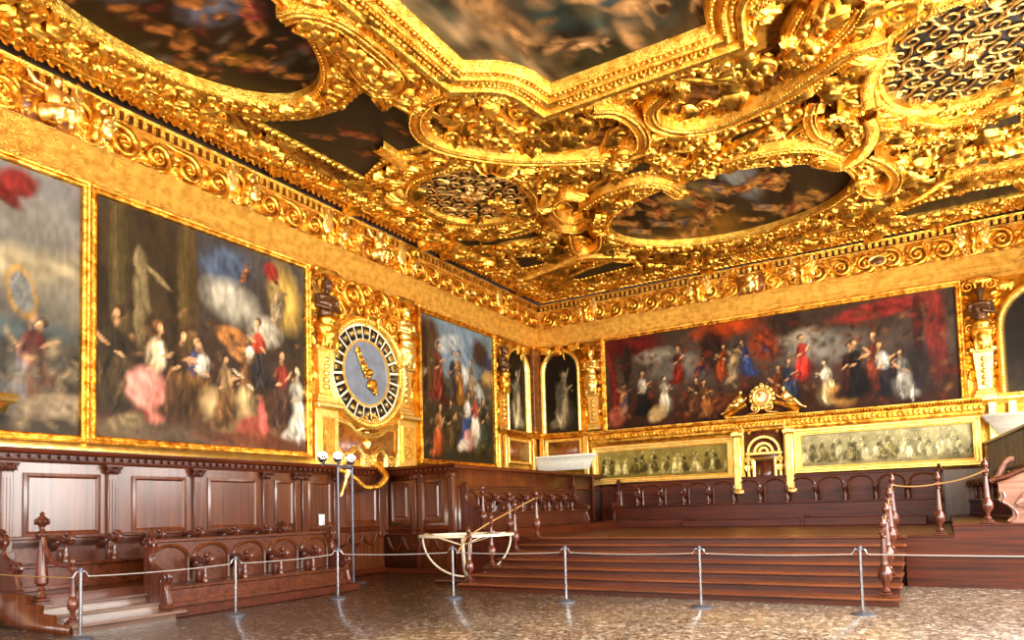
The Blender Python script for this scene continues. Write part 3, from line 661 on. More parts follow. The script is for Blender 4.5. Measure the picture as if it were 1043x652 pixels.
put(c6, TL, .55*math.cos(ang), .55*math.sin(ang), ang, .22, .16); put(c6, TL, -.15*math.cos(ang), -.15*math.sin(ang), ang+PI, .42, .16); put(c6, TL, -.45*math.cos(ang), -.45*math.sin(ang), ang+PI, .2, .16)
c6.build('clock_hand', 'gold', t, remap='wall')

t = wthing('L', 13.76, 2.72, 'clock_surround', 'carved gilded surround of the clock, scroll foliage above and strapwork below', 'carving')
b0 = MB(); b0.box(-2.0, 2.0, 0, 4.86, 0, .03); b0.build('back_panel', 'gold_fine', t, remap='wall', smooth=False)
b1 = MB()                                         # foliage above the dial
for (x, z, s, fl) in [(-.55, 4.35, .75, 0), (.5, 4.35, .75, 1), (-.95, 4.5, .5, 1), (.95, 4.45, .5, 0), (0, 4.55, .5, 0), (-.2, 4.1, .45, 1), (.25, 4.1, .45, 0), (-1.05, 3.9, .5, 0), (1.05, 3.9, .5, 1)]:
    put(b1, TV, x, z, (-1)**fl*.4+PI/2, s, .06, flip=bool(fl), hs=1.3)
for k in range(60):
    x = random.uniform(-1.2, 1.2); z = random.uniform(3.75, 4.75)
    if math.hypot(x, z-2.48) > 1.5: put(b1, TL, x, z, random.uniform(0, 6.3), random.uniform(.25, .4), .03, hs=1.4)
put(b1, TV, 0, 4.02, PI/2, .45, .25, hs=1.8); put(b1, TV, .1, 4.02, PI/2, .45, .25, flip=True, hs=1.8)
b1.build('foliage_crest', 'gold', t, remap='wall')
b2 = MB(); b2.box(-1.1, 1.1, .05, 1.02, .03, .06); b2.build('lower_panel', 'marblewood', t, remap='wall', smooth=False)
b3 = MB(); SP = [(0, 0), (0, .10), (.03, .13), (.08, .11), (.12, .13), (.15, .1), (.15, 0)]
def sp(P, k=1.0): mould(b3, smooth_path(P), [(o*k, h*k+.03) for o, h in SP])
sp([(-1.15, 1.25), (-.7, 1.15), (-.35, .95), (0, .9), (.4, .95), (.75, 1.15), (1.2, 1.25)])
sp([(-1.25, .9), (-1.1, .55), (-.9, .35), (-.75, .1)]); sp([(1.0, .1), (1.1, .35), (1.2, .6), (1.3, .9)])
for cx in (-.42, .45): sp([(cx-.3, .05), (cx-.28, .35), (cx, .55), (cx+.28, .35), (cx+.3, .05)])
for cx, fl in ((-.12, 0), (.15, 1), (-.75, 1), (.85, 0)): put(b3, TV, cx, .18, PI/2, .34, .08, flip=bool(fl), hs=1.4)
put(b3, TV, -.18, 1.18, .2, .34, .1, hs=1.6); put(b3, TV, .22, 1.18, -.2, .34, .1, flip=True, hs=1.6); put(b3, TR, 0, .85, 0, .2, .1); put(b3, TL, 0, .75, -PI/2, .3, .08)
b3.build('strapwork', 'gold_lit', t, remap='wall', smooth='auto')
for x in (-1.43, 1.57):
    b4 = MB(); b4.box(x-.44, x+.44, 1.36, 1.5, 0, .34, .03); b4.box(x-.38, x+.38, 0, 1.36, 0, .16, .02)
    mould(b4, [(x-.24, .2), (x-.24, 1.2), (x+.24, 1.2), (x+.24, .2)], [(0, .16), (0, .2), (.05, .2), (.05, .16)], True)
    pd = b4.build('term_plinth', 'gold_lit', t, remap='wall', smooth='auto')
    b5 = MB(); b5.box(x-.19, x+.19, .25, 1.15, .16, .17)
    for j in range(4): put(b5, TL, x, .35+.2*j, PI/2, .26, .16)
    b5.build('plinth_panel', 'gold_fine', pd, remap='wall')

# mottled panels, ledges and corner pilaster round the niches
def gilt_panel(side, s0, s1, z0, z1, label):
    t = wthing(side, (s0+s1)/2, z0, 'inlaid_panel', label, 'panel'); w, h = s1-s0, z1-z0
    MB().box(-w/2, w/2, 0, h, 0, .06).build('panel', 'marblewood', t, remap='wall', smooth=False)
    frame(t, rect(w+.2, h+.2, -.1), .12, 'gold_lit', orn='bead')
gilt_panel('L', 20.82, 22.18, 3.24, 3.95, 'mottled brown panel in lit-toned gold frame below the left wall corner niche')
gilt_panel('B', -12.38, -11.08, 3.3, 4.0, 'mottled brown panel in lit-toned gold frame below the back wall corner niche')
ledge = [(0, 0), (.10, .0), (.13, .04), (.22, .08), (.26, .12), (.26, .16), (.1, .18), (0, .18)]
mb = MB(); mould(mb, [(LW, 20.0), (LW, BW), (-10.7, BW)], ledge, False, 4.13); struct(mb.build('trim_8', 'gold', smooth='auto'))
mb = MB(); mould(mb, [(1.0, BW), (RW, BW)], ledge, False, 4.05); struct(mb.build('trim_9', 'gold_lit', smooth='auto'))
ent = [(0, 0), (.1, 0), (.13, .05), (.13, .12), (.18, .15), (.18, .32), (.24, .36), (.3, .42), (.3, .46), (.1, .48), (0, .48)]
mb = MB(); mould(mb, [(-10.68, BW), (1.02, BW)], ent, False, 3.78)
for x in np.arange(-10.6, 1.0, .13): mb.ball((x, BW-.19, 4.0), (.05, .03, .07))
for x in np.arange(-10.6, 1.0, .075): mb.ball((x, BW-.27, 4.17), (.025, .03, .03))
struct(mb.build('trim_10', 'gold', smooth='auto'))
mb = MB()
for s in (20.12, 20.55, 22.45): mb.box(s, s+.18, 2.75, 4.13, 0, .14, .02)
struct(mb.build('trim_11', 'gold_lit', remap='wall', loc=(LW, 0, 0), rotz=PI/2, smooth='auto'))
mb = MB()
for s in (-12.72, -10.93, 1.15, 1.6): mb.box(s, s+.2, 2.4, 4.13, 0, .14, .02)
struct(mb.build('trim_12', 'gold_lit', remap='wall', loc=(0, BW, 0), smooth='auto'))
t = thing('corner_pilaster', 'dark mottled pilaster in the far corner between the two arched niches', 'pilaster', (LW, BW, 4.3))
MB().box(.0, .16, -.62, 0, 0, 3.2, .02).build('shaft', 'marblewood', t, smooth='auto'); MB().box(.0, .22, -.68, 0, 3.1, 3.25, .02).box(.0, .22, -.68, 0, 0, .1, .02).build('capital', 'gold', t, smooth='auto')

# the throne niche in the middle of the back wall
t = wthing('B', -4.72, 1.85, 'throne_aedicule', 'gilded and red wood throne niche with small arch, centre of the back wall', 'throne')
for x in (-.80, .76):
    p = MB(); p.box(x-.12, x+.12, .12, 1.82, 0, .3, .03); p.box(x-.17, x+.17, 0, .12, 0, .36, .02); p.box(x-.17, x+.17, 1.82, 1.95, 0, .36, .02)
    for j in range(3): put(p, TL, x-.06+.06*j, 1.84, PI/2, .16, .34)
    p.build('column', 'gold_lit', t, remap='wall', smooth='auto')
p = MB(); p.box(-.64, .62, 0, 2.1, 0, .12); p.build('back_board', 'wood_red', t, remap='wall', smooth=False)
p = MB(); mould(p, rect(1.34, 2.16, -.02), [(0, .1), (0, .2), (.05, .22), (.08, .18), (.08, .1)], True)
for r in (.50, .30, .16): mould(p, [(-r*math.cos(a), 1.30+r*math.sin(a)) for a in np.linspace(0, PI, 20)], [(0, .12), (0, .2), (.07, .2), (.07, .12)])
p.box(-.55, .55, 1.2, 1.3, .1, .22, .02); p.box(-.52, -.44, .2, 1.2, .12, .2, .02); p.box(.44, .52, .2, 1.2, .12, .2, .02)
for q in (-1, 1): put(p, TV, q*.48, 1.05, PI/2, .2, .2, flip=q > 0, hs=1.5); put(p, TL, q*.48, .95, -PI/2, .3, .2); put(p, TR, q*.42, 1.92, 0, .09, .15)
for r in range(9): put(p, TL, .0+.2*math.cos(PI*(r+.5)/9), 1.3+.2*math.sin(PI*(r+.5)/9), PI*(r+.5)/9, .1, .14)
p.build('gilded_arch', 'gold_lit', t, remap='wall', smooth='auto')
p = MB(); mould(p, rect(.74, 1.04, .08), [(0, .12), (0, .22), (.04, .24), (.10, .2), (.10, .12)], True); dp = p.build('panel_frame', 'gold_lit', t, remap='wall', smooth='auto')
p = MB(); p.box(-.27, .27, .18, 1.02, .12, .15); p.build('panel', 'wood_red', dp, remap='wall', smooth=False)
p = MB()
for q in (-1, 1):
    A = [(q*1.12, 2.46), (q*.42, 2.80)]
    if q > 0: A = A[::-1]
    mould(p, A, [(-.09, .1), (-.09, .4), (-.03, .44), (.05, .36), (.05, .1)])
    for x, y, a in along(A, .08): put(p, TB, x, y, a, .06, .4)
p.box(-1.1, 1.1, 2.38, 2.46, .1, .42, .02)
p.build('broken_pediment', 'gold', t, remap='wall', smooth='auto')
t = wthing('B', -4.68, 4.85, 'cartouche_medallion', 'round gold medallion topping the throne niche pediment', 'medallion')
p = MB(); mould(p, circ(.30, 28), [(0, .2), (0, .36), (.05, .4), (.1, .36), (.12, .3)], True); put(p, TV, -.22, -.34, 0, .3, .3, hs=1.5); put(p, TV, .22, -.34, PI, .3, .3, flip=True, hs=1.5); put(p, TR, 0, .38, 0, .12, .3)
for k in range(14): put(p, TL, .3*math.cos(k*.45), .3*math.sin(k*.45), k*.45+1.2, .16, .28)
p.build('rim', 'gold_lit', t, remap='wall'); p = MB(); p.add([(*q, .3) for q in circ(.22, 24)], [tuple(range(24))]); p.build('face', 'ivory', t, remap='wall', smooth=False)
p = MB(); mould(p, circ(.19, 24), [(0, .3), (0, .31), (.03, .31), (.03, .3)], True); put(p, TL, 0, 0, 2.2, .16, .3); p.build('gilt_ring', 'gold', t, remap='wall')
for q, lb in ((-1, 'small gilded reclining figure on left slope of the throne pediment'), (1, 'small gilded reclining figure on right slope of the throne pediment')):
    t = wthing('B', -4.68+q*.66, 4.52, 'reclining_figure', lb, 'sculpture')
    L = [((q*.02, -.3, .30), (.13, .1, .16), q*.4, 'Y'), ((-q*.02, -.3, .53), (.065, .07, .08)), ((q*.18, -.3, .14), (.2, .11, .09), q*.35, 'Y')]
    A = [([(q*.14, -.3, .14), (q*.3, -.36, .16), (q*.45, -.32, -.02)], [.08, .06, .04]), ([(q*.1, -.3, .1), (q*.34, -.28, .02), (q*.6, -.3, -.1)], [.08, .055, .035]), ([(0, -.3, .38), (-q*.13, -.33, .25), (-q*.2, -.35, .34)], [.045, .04, .03]), ([(q*.08, -.3, .38), (q*.2, -.3, .26), (q*.26, -.32, .12)], [.045, .04, .03])]
    organic('body', L, 'gold_lit', t, .018, A)

# frieze sculpture: bracket figures and seated groups
def bracket_figure(side, s, label):
    t = wthing(side, s, 8.2, 'bracket_figure', label, 'sculpture', None)
    L = [((0, -.30, .42), (.12, .12, .17)), ((0, -.34, .66), (.08, .09, .1)), ((0, -.22, .2), (.11, .12, .2)), ((0, -.44, .66), (.03, .05, .03))]
    A = [([(-.1, -.3, .5), (-.24, -.3, .6), (-.2, -.34, .74)], [.05, .04, .03]), ([(.1, -.3, .5), (.24, -.3, .58), (.22, -.34, .74)], [.05, .04, .03])]
    organic('body', L, 'gold', t, .026, A)
    m = MB()
    for q in (-1, 1):
        for j in range(3): put(m, TL, q*.12, .3+.12*j, PI/2-q*(1.0-.25*j), .4, .12, hs=1.5)
        put(m, TV, q*.14, .1, PI/2, .26, .1, flip=q > 0, hs=1.5)
    m.build('wings', 'gold_lit', t, remap='wall'); MB().box(-.16, .16, 0, .9, .02, .2, .03).build('backing', 'gold', t, remap='wall', smooth='auto')
for s, lb in ((6.75, 'winged gilded bracket figure on left frieze, nearest the seated frieze sculpture'), (9.95, 'winged gilded bracket figure on left frieze above the great columned painting'), (12.7, 'winged gilded bracket figure on left frieze over the left term of the clock'), (15.5, 'winged gilded bracket figure on left frieze over the right term of the clock'), (20.6, 'winged gilded bracket figure on left frieze near the far corner')):
    bracket_figure('L', s, lb)
for s, lb in ((-10.6, 'gilded bracket figure on back frieze nearest the far corner'), (-6.55, 'gilded bracket figure on back frieze left of its middle cartouche'), (-3.35, 'gilded bracket figure on back frieze right of its middle cartouche'), (1.05, 'gilded bracket figure on back frieze over the right term figure')):
    bracket_figure('B', s, lb)
def seated(side, s, label, w=1.5):
    t = wthing(side, s, 8.2, 'frieze_cartouche', label, 'sculpture')
    MB().prism([(-w/2, .0), (w/2, .0), (w/2, .55), (w*.3, .78), (0, .86), (-w*.3, .78), (-w/2, .55)], .04, .07).build('ground', 'marblewood', t, smooth=False, loc=(0, -.14, 0))
    L = [((0, -.3, .46), (.15, .12, .2)), ((.03, -.34, .74), (.085, .09, .1)), ((.03, -.32, .2), (.2, .14, .14)), ((-.15, -.28, .15), (.12, .12, .15))]
    A = [([(.02, -.3, .22), (.26, -.4, .3), (.24, -.36, .04)], [.1, .08, .05]), ([(-.08, -.3, .2), (.1, -.42, .26), (.04, -.38, .03)], [.1, .08, .05]), ([(-.1, -.3, .58), (-.3, -.32, .58), (-.42, -.32, .74)], [.055, .05, .035]), ([(.12, -.3, .56), (.27, -.36, .44), (.15, -.4, .36)], [.055, .05, .035])]
    organic('figure', L, 'gold_lit', t, .024, A)
    m = MB()
    for q in (-1, 1):
        for j in range(6): put(m, TL, q*w*(.36+.05*(j % 2)), .02+.13*j, PI/2-q*(.9-.3*j), .4, .06, hs=1.6)
        put(m, TV, q*w*.42, .15, PI/2, .4, .06, flip=q > 0, hs=1.6); put(m, TV, q*w*.42, .68, PI/2, .34, .08, flip=q < 0, hs=1.6)
    mould(m, smooth_path([(-w/2, .58), (-w*.28, .83), (0, .9), (w*.28, .83), (w/2, .58)]), [(-.04, .05), (-.04, .16), (.03, .16), (.03, .05)])
    m.build('scroll_frame', 'gold', t, remap='wall', smooth='auto')
seated('L', 6.05, 'gilded seated figure with raised arm on left frieze, top left of view')
seated('L', 14.1, 'gilded seated figure cartouche on left frieze directly above the clock')
seated('B', -4.9, 'gilded seated figure cartouche in middle of the back frieze')
for side, s, lb in (('L', 18.6, 'plain oval boss among scrolls of the left frieze'), ('B', -1.3, 'plain oval boss among scrolls of the back frieze')):
    t = wthing(side, s, 8.5, 'oval_boss', lb, 'medallion'); m = MB(); mould(m, [(.26*math.sin(a), .17*math.cos(a)) for a in np.arange(24)*PI/12], [(0, .05), (0, .2), (.04, .22), (.07, .16)], True); m.build('rim', 'gold_lit', t, remap='wall')
    MB().ball((0, -.14, 0), (.2, .06, .12)).build('boss', 'bronze', t)

# cornice end of the door surround at the far left, white canopies on the back wall
t = thing('door_surround_cornice', 'stepped gilded cornice end of a door surround at left edge of view', 'cornice', (LW, 4.5, 2.75))
MB().prism([(-.8, .02), (.70, .02), (.70, .40), (.77, .46), (.86, .50), (.90, .62), (1.02, .66), (1.02, .80), (-.8, .80)], 0, .38, 'x').build('moulding', 'gold_lit', t, smooth=False)
MB().prism([(-.8, .06), (.64, .06), (.64, .42), (.71, .50), (.8, .55), (.85, .66), (-.8, .66)], .38, .40, 'x').build('face', 'marblewood', t, smooth=False)
can = [(0, 0), (.24, 0), (.24, .05), (.28, .07), (.28, .12), (.34, .16), (.34, .2), (.42, .28), (.42, .32), (.5, .38), (.52, .44), (.56, .46), (.56, .52), (0, .54)]
o = mould(MB(), [(-12.7, BW-.05), (-10.98, BW-.05), (-10.98, BW)], can, False, 2.94).build('white_canopy', 'white', smooth=False); tag(o, 'white moulded canopy in the far corner above the left tribune', 'canopy')
o = mould(MB(), [(1.56, BW), (1.56, BW-.05), (4.0, BW-.05)], can, False, 3.22).build('white_canopy', 'white', smooth=False); tag(o, 'white moulded canopy at right end of the back wall', 'canopy')

# ================================================================== WOODWORK
XW = -12.6                                   # face of the left wainscot
t = thing('wainscot_panelling', 'tall walnut wall panelling with pilasters along the left wall', 'panelling', (XW, 0, 0), PI/2)
Y0, Y1 = 2.0, 14.3
MB().box(Y0, Y1, 0, 2.62, -.14, 0).build('backing', 'wood', t, remap='wall', smooth='auto')
for s0, s1 in ((2.2, 3.7), (4.0, 5.2), (5.76, 6.88), (7.55, 8.52), (9.1, 10.2), (10.76, 11.2), (11.72, 12.35), (12.95, 13.95)):
    m = MB(); mould(m, [(s0, 1.35), (s0, 2.28), (s1, 2.28), (s1, 1.35)], [(-.05, 0), (-.05, .03), (0, .045), (.03, .02), (.03, .008)], True)
    m.box(s0+.03, s1-.03, 1.38, 2.25, 0, .012)
    m.build('panel', 'wood', t, remap='wall', smooth='auto')
for s in (3.85, 5.46, 7.12, 8.80, 10.46, 11.33, 11.56, 12.55, 14.15):
    m = MB(); w = .085; m.box(s-w, s+w, .95, 2.38, 0, .07, .01); m.box(s-w-.03, s+w+.03, .95, 1.08, 0, .1, .01)
    for k in (-1, 0, 1): m.box(s+k*.05-.012, s+k*.05+.012, 1.2, 2.25, .07, .08)
    pl = m.build('pilaster', 'wood', t, remap='wall', smooth='auto')
    c = MB(); V = []
    for a, z, d in ((.09, 2.33, .08), (.08, 2.38, .08), (.13, 2.46, .13), (.15, 2.47, .15), (.15, 2.50, .15)): V += [(s-a, z, 0), (s-a, z, d), (s+a, z, d), (s+a, z, 0)]
    c.add(V, grid_faces(5, 4, True))
    for k in (-1, 0, 1): put(c, TL, s+.06*k, 2.34, PI/2+.25*-k, .14, .09, hs=1.3)
    put(c, TV, s-.10, 2.45, PI/2, .09, .12, hs=1.4); put(c, TV, s+.10, 2.45, PI/2, .09, .12, flip=True, hs=1.4)
    c.build('capital', 'wood_dark', pl, remap='wall', smooth='auto')
def wood_cornice(parent, a0, a1, name='cornice', z=2.5):
    m = MB(); prof = [(0, z), (.05, z), (.07, z+.04), (.07, z+.05), (.09, z+.05), (.09, z+.13), (.17, z+.14), (.20, z+.19), (.20, z+.22), (-.12, z+.22)]
    k = grid_faces(2, len(prof)); V = [(a0, zz, d) for d, zz in prof]+[(a1, zz, d) for d, zz in prof]; m.add(V, k)
    x = a0
    while x < a1-.08: m.box(x, x+.075, z+.06, z+.12, .09, .15); x += .15
    return m.build(name, 'wood_h', parent, remap='wall', smooth='auto')
wood_cornice(t, Y0, Y1)
m = MB(); m.box(Y0, Y1, 1.10, 1.22, 0, .05, .01).box(Y0, Y1, 0, .14, 0, .06, .01); m.build('rails', 'wood_h', t, remap='wall', smooth='auto')
m = MB()
for s in np.arange(11.0, 14.0, .5): mould(m, smooth_path([(s, 1.02), (s+.12, .82), (s+.25, .76), (s+.38, .82), (s+.5, 1.02)]), [(-.03, 0), (-.03, .03), (0, .05), (.03, .03), (.03, 0)])
for s in np.arange(11, 14.2, .12): put(m, TL, s, 1.16, 0, .11, .05)
m.build('carved_festoons', 'wood_dark', t, remap='wall', smooth='auto')
o = plane_box('trim_13', LW, LW+.1, FW, 14.4, 2.62, 2.9, 'gold_lit')

def dead_end_wall(name, label, x0, x1, y, h):       # panelled end of a tribune, facing the viewer
    t = thing(name, label, 'panelling', (0, y, 0))
    MB().box(x0, x1, 0, h-.1, -.12, 0).build('backing', 'wood', t, remap='wall', smooth=False)
    n = 2; W = (x1-x0-.3)/n
    for i in range(n):
        s0 = x0+.32+i*W; s1 = s0+W-.42
        m = MB(); mould(m, [(s0, 1.32), (s0, 2.3), (s1, 2.3), (s1, 1.32)], [(-.05, 0), (-.05, .03), (0, .05), (.05, .02), (.1, .02), (.13, .045), (.13, .045)], True); m.box(s0+.13, s1-.13, 1.45, 2.17, 0, .045); m.build('panel', 'wood', t, remap='wall', smooth='auto')
    for s in (x0+.1, x0+.1+W-.05, x0+.30+W-.04, x1-.1):
        m = MB(); m.box(s-.08, s+.08, .98, 2.4, 0, .07, .01)
        for k in (-1, 1): m.box(s+k*.035-.012, s+k*.035+.012, 1.2, 2.3, .07, .08)
        p = m.build('pilaster', 'wood', t, remap='wall', smooth='auto')
        c = MB(); c.box(s-.11, s+.11, 2.38, 2.5, 0, .12, .02); put(c, TV, s, 2.42, PI/2, .14, .1, hs=2); c.build('bracket', 'wood_red', p, remap='wall', smooth='auto')
    wood_cornice(t, x0, x1+.1)
    m = MB(); m.box(x0, x1, .97, 1.2, 0, .05, .01).box(x0, x1, 0, .12, 0, .05, .01).box((x0+x1)/2-.05, (x0+x1)/2+.05, .12, .97, 0, .04, .01); m.build('rails', 'wood_h', t, remap='wall', smooth='auto')
    m = MB()
    for i in range(4):
        s = x0+.15+i*(x1-x0-.3)/4; d = (x1-x0-.3)/4
        mould(m, smooth_path([(s, .9), (s+d*.25, .66), (s+d*.5, .58), (s+d*.75, .66), (s+d, .9)]), [(-.035, 0), (-.035, .03), (0, .055), (.035, .03), (.035, 0)])
        put(m, TR, s, .9, 0, .07, .03)
    for s in np.arange(x0+.08, x1-.05, .14): put(m, TL, s, 1.085, 0, .14, .05)
    m.build('carved_festoons', 'wood_dark', t, remap='wall', smooth='auto')
    return t
dead_end_wall('tribune_end_wall', 'panelled walnut end wall of the left tribune, facing the floor', -12.6, -10.28, 14.3, 2.72)

# ---- parts of the carved stalls, in (along, z, out) wall coordinates
def arched_back(m, s, z, w, h, d=0.0):
    """horseshoe-shaped moulded backrest panel"""
    P = [(s-w/2, z)]+[(s-w/2*math.cos(a)*(1.0), z+h-w*.34+w*.34*math.sin(a)) for a in np.linspace(0, PI, 15)]+[(s+w/2, z)]
    mould(m, P, [(-.03, d), (-.03, d+.03), (0, d+.055), (.03, d+.035), (.035, d+.006)])
    return m
def arm_lumps(h=.36, l=.5):
    """lion-scroll armrest and its post; origin = seat level at the back, -y outwards"""
    m = MB()
    P = smooth_path([(0, h), (l*.35, h+.02), (l*.7, h-.03), (l*.95, h+.03)], k=4)
    m.tube([(0, -p[0], p[1]) for p in P], np.linspace(.045, .055, len(P)), 8)
    a = np.linspace(-1.6, 4.2, 20); r = np.linspace(.085, .02, 20)
    m.tube([(0, -(l*.93+r[i]*math.cos(a[i])), h+.02+r[i]*math.sin(a[i])) for i in range(20)], .038, 8)
    m.ball((0, -l*.93, h+.02), (.06, .05, .05)); 
    for q in (-1, 1): m.ball((q*.03, -l*.86, h+.085), (.035, .05, .04)); m.ball((q*.04, -l*1.02, h+.05), (.02, .03, .03))
    m.ball((0, -l*.8, h+.08), (.055, .08, .05))
    m.lathe([(.05, 0), (.05, .05), (.03, .07), (.045, .14), (.03, .2), (.028, h-.06), (.045, h-.03), (.03, h)], (0, -l*.72, 0), 10)
    m.box(-.045, .045, -l*.55, -l*.35, 0, h*.55, .01)
    m.prism([(-l*.5, h), (-l*.3, h*.72), (-l*.15, h*.5), (0, h*.45), (0, h)], -.02, .02, 'x')
    return m
def volute_end(m, w, h, x=0.0, th=.09):
    """big scrolled bench end, outline in (-y outward, z)"""
    P = smooth_path([(0, h), (-.10, h+.02), (-.16, h-.08), (-.13, h*.80), (-.16, h*.66), (-w*.55, h*.56), (-w*.9, h*.52), (-w*1.0, h*.44), (-w*.86, h*.34), (-w*.92, h*.2), (-w, .05), (-w, 0), (0, 0)], k=4)
    m.prism(P, x-th/2, x+th/2, 'x')
    m.tube([(x, p[0], p[1]) for p in P[:40]], .035, 6)
    a = np.linspace(0, 8.5, 30); r = np.linspace(.11, .02, 30)
    for q in (-1, 1): m.tube([(x+q*th*.5, -.10+r[i]*math.cos(a[i]), h-.06+r[i]*math.sin(a[i])) for i in range(30)], .022, 6); m.tube([(x+q*th*.5, -w*.8+r[i]*math.cos(a[i]), h*.42+r[i]*math.sin(a[i])) for i in range(30)], .02, 6)
    m.tube([(x, -.02, h+.02), (x, -.08, h+.10), (x, -.14, h+.08), (x, -.13, h+.02)], [.03, .045, .04, .03], 8)
    return m

def stalls(name, label, loc, rotz, length, seat_z, back_z, n, depth=.55, front=.4, mat='wood_h', ends=(True, True), arm_h=.36, back_w=.86, panels=True, offset=0, arch=True, board=None):
    t = thing(name, label, 'stalls', loc, rotz); L = length; pitch = L/n
    m = MB(); m.box(0, L, 0, .06, seat_z-.05, seat_z, 0); b = MB()
    b.box(-.0, L, -depth, 0, seat_z-.06, seat_z, .015).build('seat', mat, t, smooth='auto')
    b = MB(); b.box(0, L, -depth+.04, -.02, seat_z-front, seat_z-.06); b.box(0, L, -depth+.01, -depth+.05, seat_z-front, seat_z-front+.08, .01); b.build('seat_front', mat, t, smooth='auto')
    b = MB(); b.box(0, L, 0, .07, seat_z-.05, back_z, .015); b.box(-.02, L+.02, -.04, .1, back_z-.03, back_z+.03, .012); b.build('back_board', mat, t, smooth='auto')
    for i in range(n):
        s = (i+.5)*pitch
        if arch:
            b = MB(); arched_back(b, s, seat_z+.02, pitch*back_w, back_z-seat_z-.10, 0); b.build('backrest', 'wood', t, remap='wall', smooth='auto')
    A = arm_lumps(arm_h, depth*.95)
    proto = None
    for i in range(n+1):
        if (i == 0 and ends[0]) or (i == n and ends[1]): continue
        if proto is None:
            proto = A.build('armrest', 'wood_red', t, loc=(i*pitch, 0, seat_z)); 
        else:
            c = proto.copy(); COL.objects.link(c); c.location = (i*pitch, 0, seat_z)
    for i, e in enumerate(ends):
        if e:
            b = MB(); volute_end(b, depth+.04, back_z-seat_z+front+.02); b.build('bench_end', 'wood_red', t, loc=(L*i+(.02 if i == 0 else -.02), 0, seat_z-front), smooth='auto')
    return t

# left wall: platform, steps, rear stalls, front stalls
t = thing('stall_platform', 'stepped walnut platform under the two left wall rows of stalls', 'platform', (0, 0, 0))
MB().box(XW, -11.25, 5.2, 10.95, 0, .47, .01).build('upper_stage', 'wood_y', t, smooth='auto')
MB().box(-11.25, -10.9, 6.72, 10.95, 0, .47).build('upper_stage', 'wood_y', t, smooth='auto')
MB().box(-10.9, -10.2, 6.72, 10.85, 0, .14, .01).build('plinth', 'wood_dark', t, smooth='auto')
for x0, x1, z in ((-11.25, -10.9, .36), (-10.9, -10.55, .24), (-10.55, -10.12, .12)):
    MB().box(x0, x1+.04, 5.2, 6.9 if z < .2 else 6.75, z-.05, z, .012).box(x0, x1, 5.22, 6.72, 0, z-.05).build('step', 'wood_grey', t, smooth='auto')
MB().prism([(XW, 0), (XW, .49), (-11.2, .49), (-11.2, .36), (-10.85, .36), (-10.85, .24), (-10.5, .24), (-10.5, .12), (-10.12, .12), (-10.12, 0)], 5.12, 5.2).build('side_board', 'wood', t, smooth=False)
o = stalls('choir_stalls', 'rear row of walnut stalls against the left wall panelling', (-12.55, 5.35, 0), PI/2, 5.5, .88, 1.28, 7, .62, .41, 'wood_y', (True, True), .36, panels=False, arch=False)
o = stalls('choir_stalls', 'front row of five arched walnut stalls below the left wall', (-10.95, 6.75, 0), PI/2, 3.95, .47, 1.17, 5, .58, .33, 'wood_y', (True, True), .36)

# great dais: seven steps and upper floors
XA, XB, YF, YT, ZT, NS = -8.2, -.62, 11.45, 14.3, .89, 7
t = thing('dais_steps', 'wide flight of dark wooden steps up to the central dais', 'steps', ((XA+XB)/2, YF, 0)); cx = (XA+XB)/2
hw = (XB-XA)/2; tr = (YT-YF)/(NS-1); rs = ZT/NS
for i in range(NS):
    y0 = i*tr; z1 = (i+1)*rs
    m = MB(); m.box(-hw, hw, y0+.03, y0+tr+.05, z1-rs, z1-.035); st_ = m.build('step', 'wood_dark', t, smooth='auto')
    MB().box(-hw-.03, hw+.03, y0-.03, y0+tr+.05, z1-.05, z1, .016).build('tread', 'wood_tread', st_, smooth='auto')
MB().box(-hw+.06, hw-.06, .06, .1, 0, .03).build('kick_board', 'black', t, smooth=False)
t = thing('dais', 'raised polished walnut floor of the central dais', 'dais', (cx, YT, 0))
m = MB(); m.box(-8.9-cx, .12-cx, tr, BW-YT, 0, ZT, .008).build('dais_floor', 'wood_h', t, smooth='auto')
MB().box(.12-cx, 3.9-cx, .12, BW-YT, 0, 1.08, .008).build('right_stage', 'wood_h', t, smooth='auto')
MB().box(-10.3-cx, -8.9-cx, .12, BW-YT, 0, 1.08, .008).build('left_stage', 'wood_h', t, smooth='auto')
m = MB(); m.box(XB-cx, .12-cx, .08, .14, 0, ZT, 0).box(.12-cx, 3.9-cx, .08, .14, 0, 1.08).box(XB-cx, 3.9-cx, .06, .1, .42, .46).box(XB-cx, .14-cx, .05, .16, ZT-.03, ZT+.003, .006).box(.1-cx, 3.9-cx, .05, .16, 1.05, 1.085, .006)
m.build('front_boarding', 'wood_h', t, smooth='auto')
m = MB(); m.box(-10.3-cx, XA-cx, .08, .14, 0, ZT).box(-10.3-cx, -8.9-cx, .05, .16, 1.05, 1.085, .006).box(-10.3-cx, -8.9-cx, .08, .14, ZT, 1.06); m.build('left_boarding', 'wood_h', t, smooth='auto')

# rear bench step and doge stalls on the back wall
t = thing('footstep', 'long low wooden footboard before the back wall stalls', 'step', (-5, 21.3, ZT))
m = MB().box(-4.5, -1.85, .15, .9, 0, .24, .01).box(-1.8, 1.55, -.1, .9, 0, .19, .01).box(1.55, 1.65, -.12, .9, 0, .26, .01).box(1.65, 4.6, -.1, .9, 0, .22, .01).build('boards', 'wood_h', t, smooth='auto')
stalls('choir_stalls', 'long row of dark arched stalls along the back wall', (-9.55, 22.95, 0), 0, 9.5, 1.58, 2.36, 12, .62, .69, 'wood_h', (True, True), .36, back_w=.84)
t = thing('back_wall_panelling', 'reddish walnut panelling on the back wall above the stalls', 'panelling', (-4.7, BW-.06, 0))
MB().box(-5.6, 5.7, 0, .05, .9, 2.36).box(-5.6, -4.9, -.06, 0, .9, 2.36, .01).box(4.72, 5.7, -.08, 0, .9, 2.34, .01).build('boards', 'wood_red', t, smooth='auto')
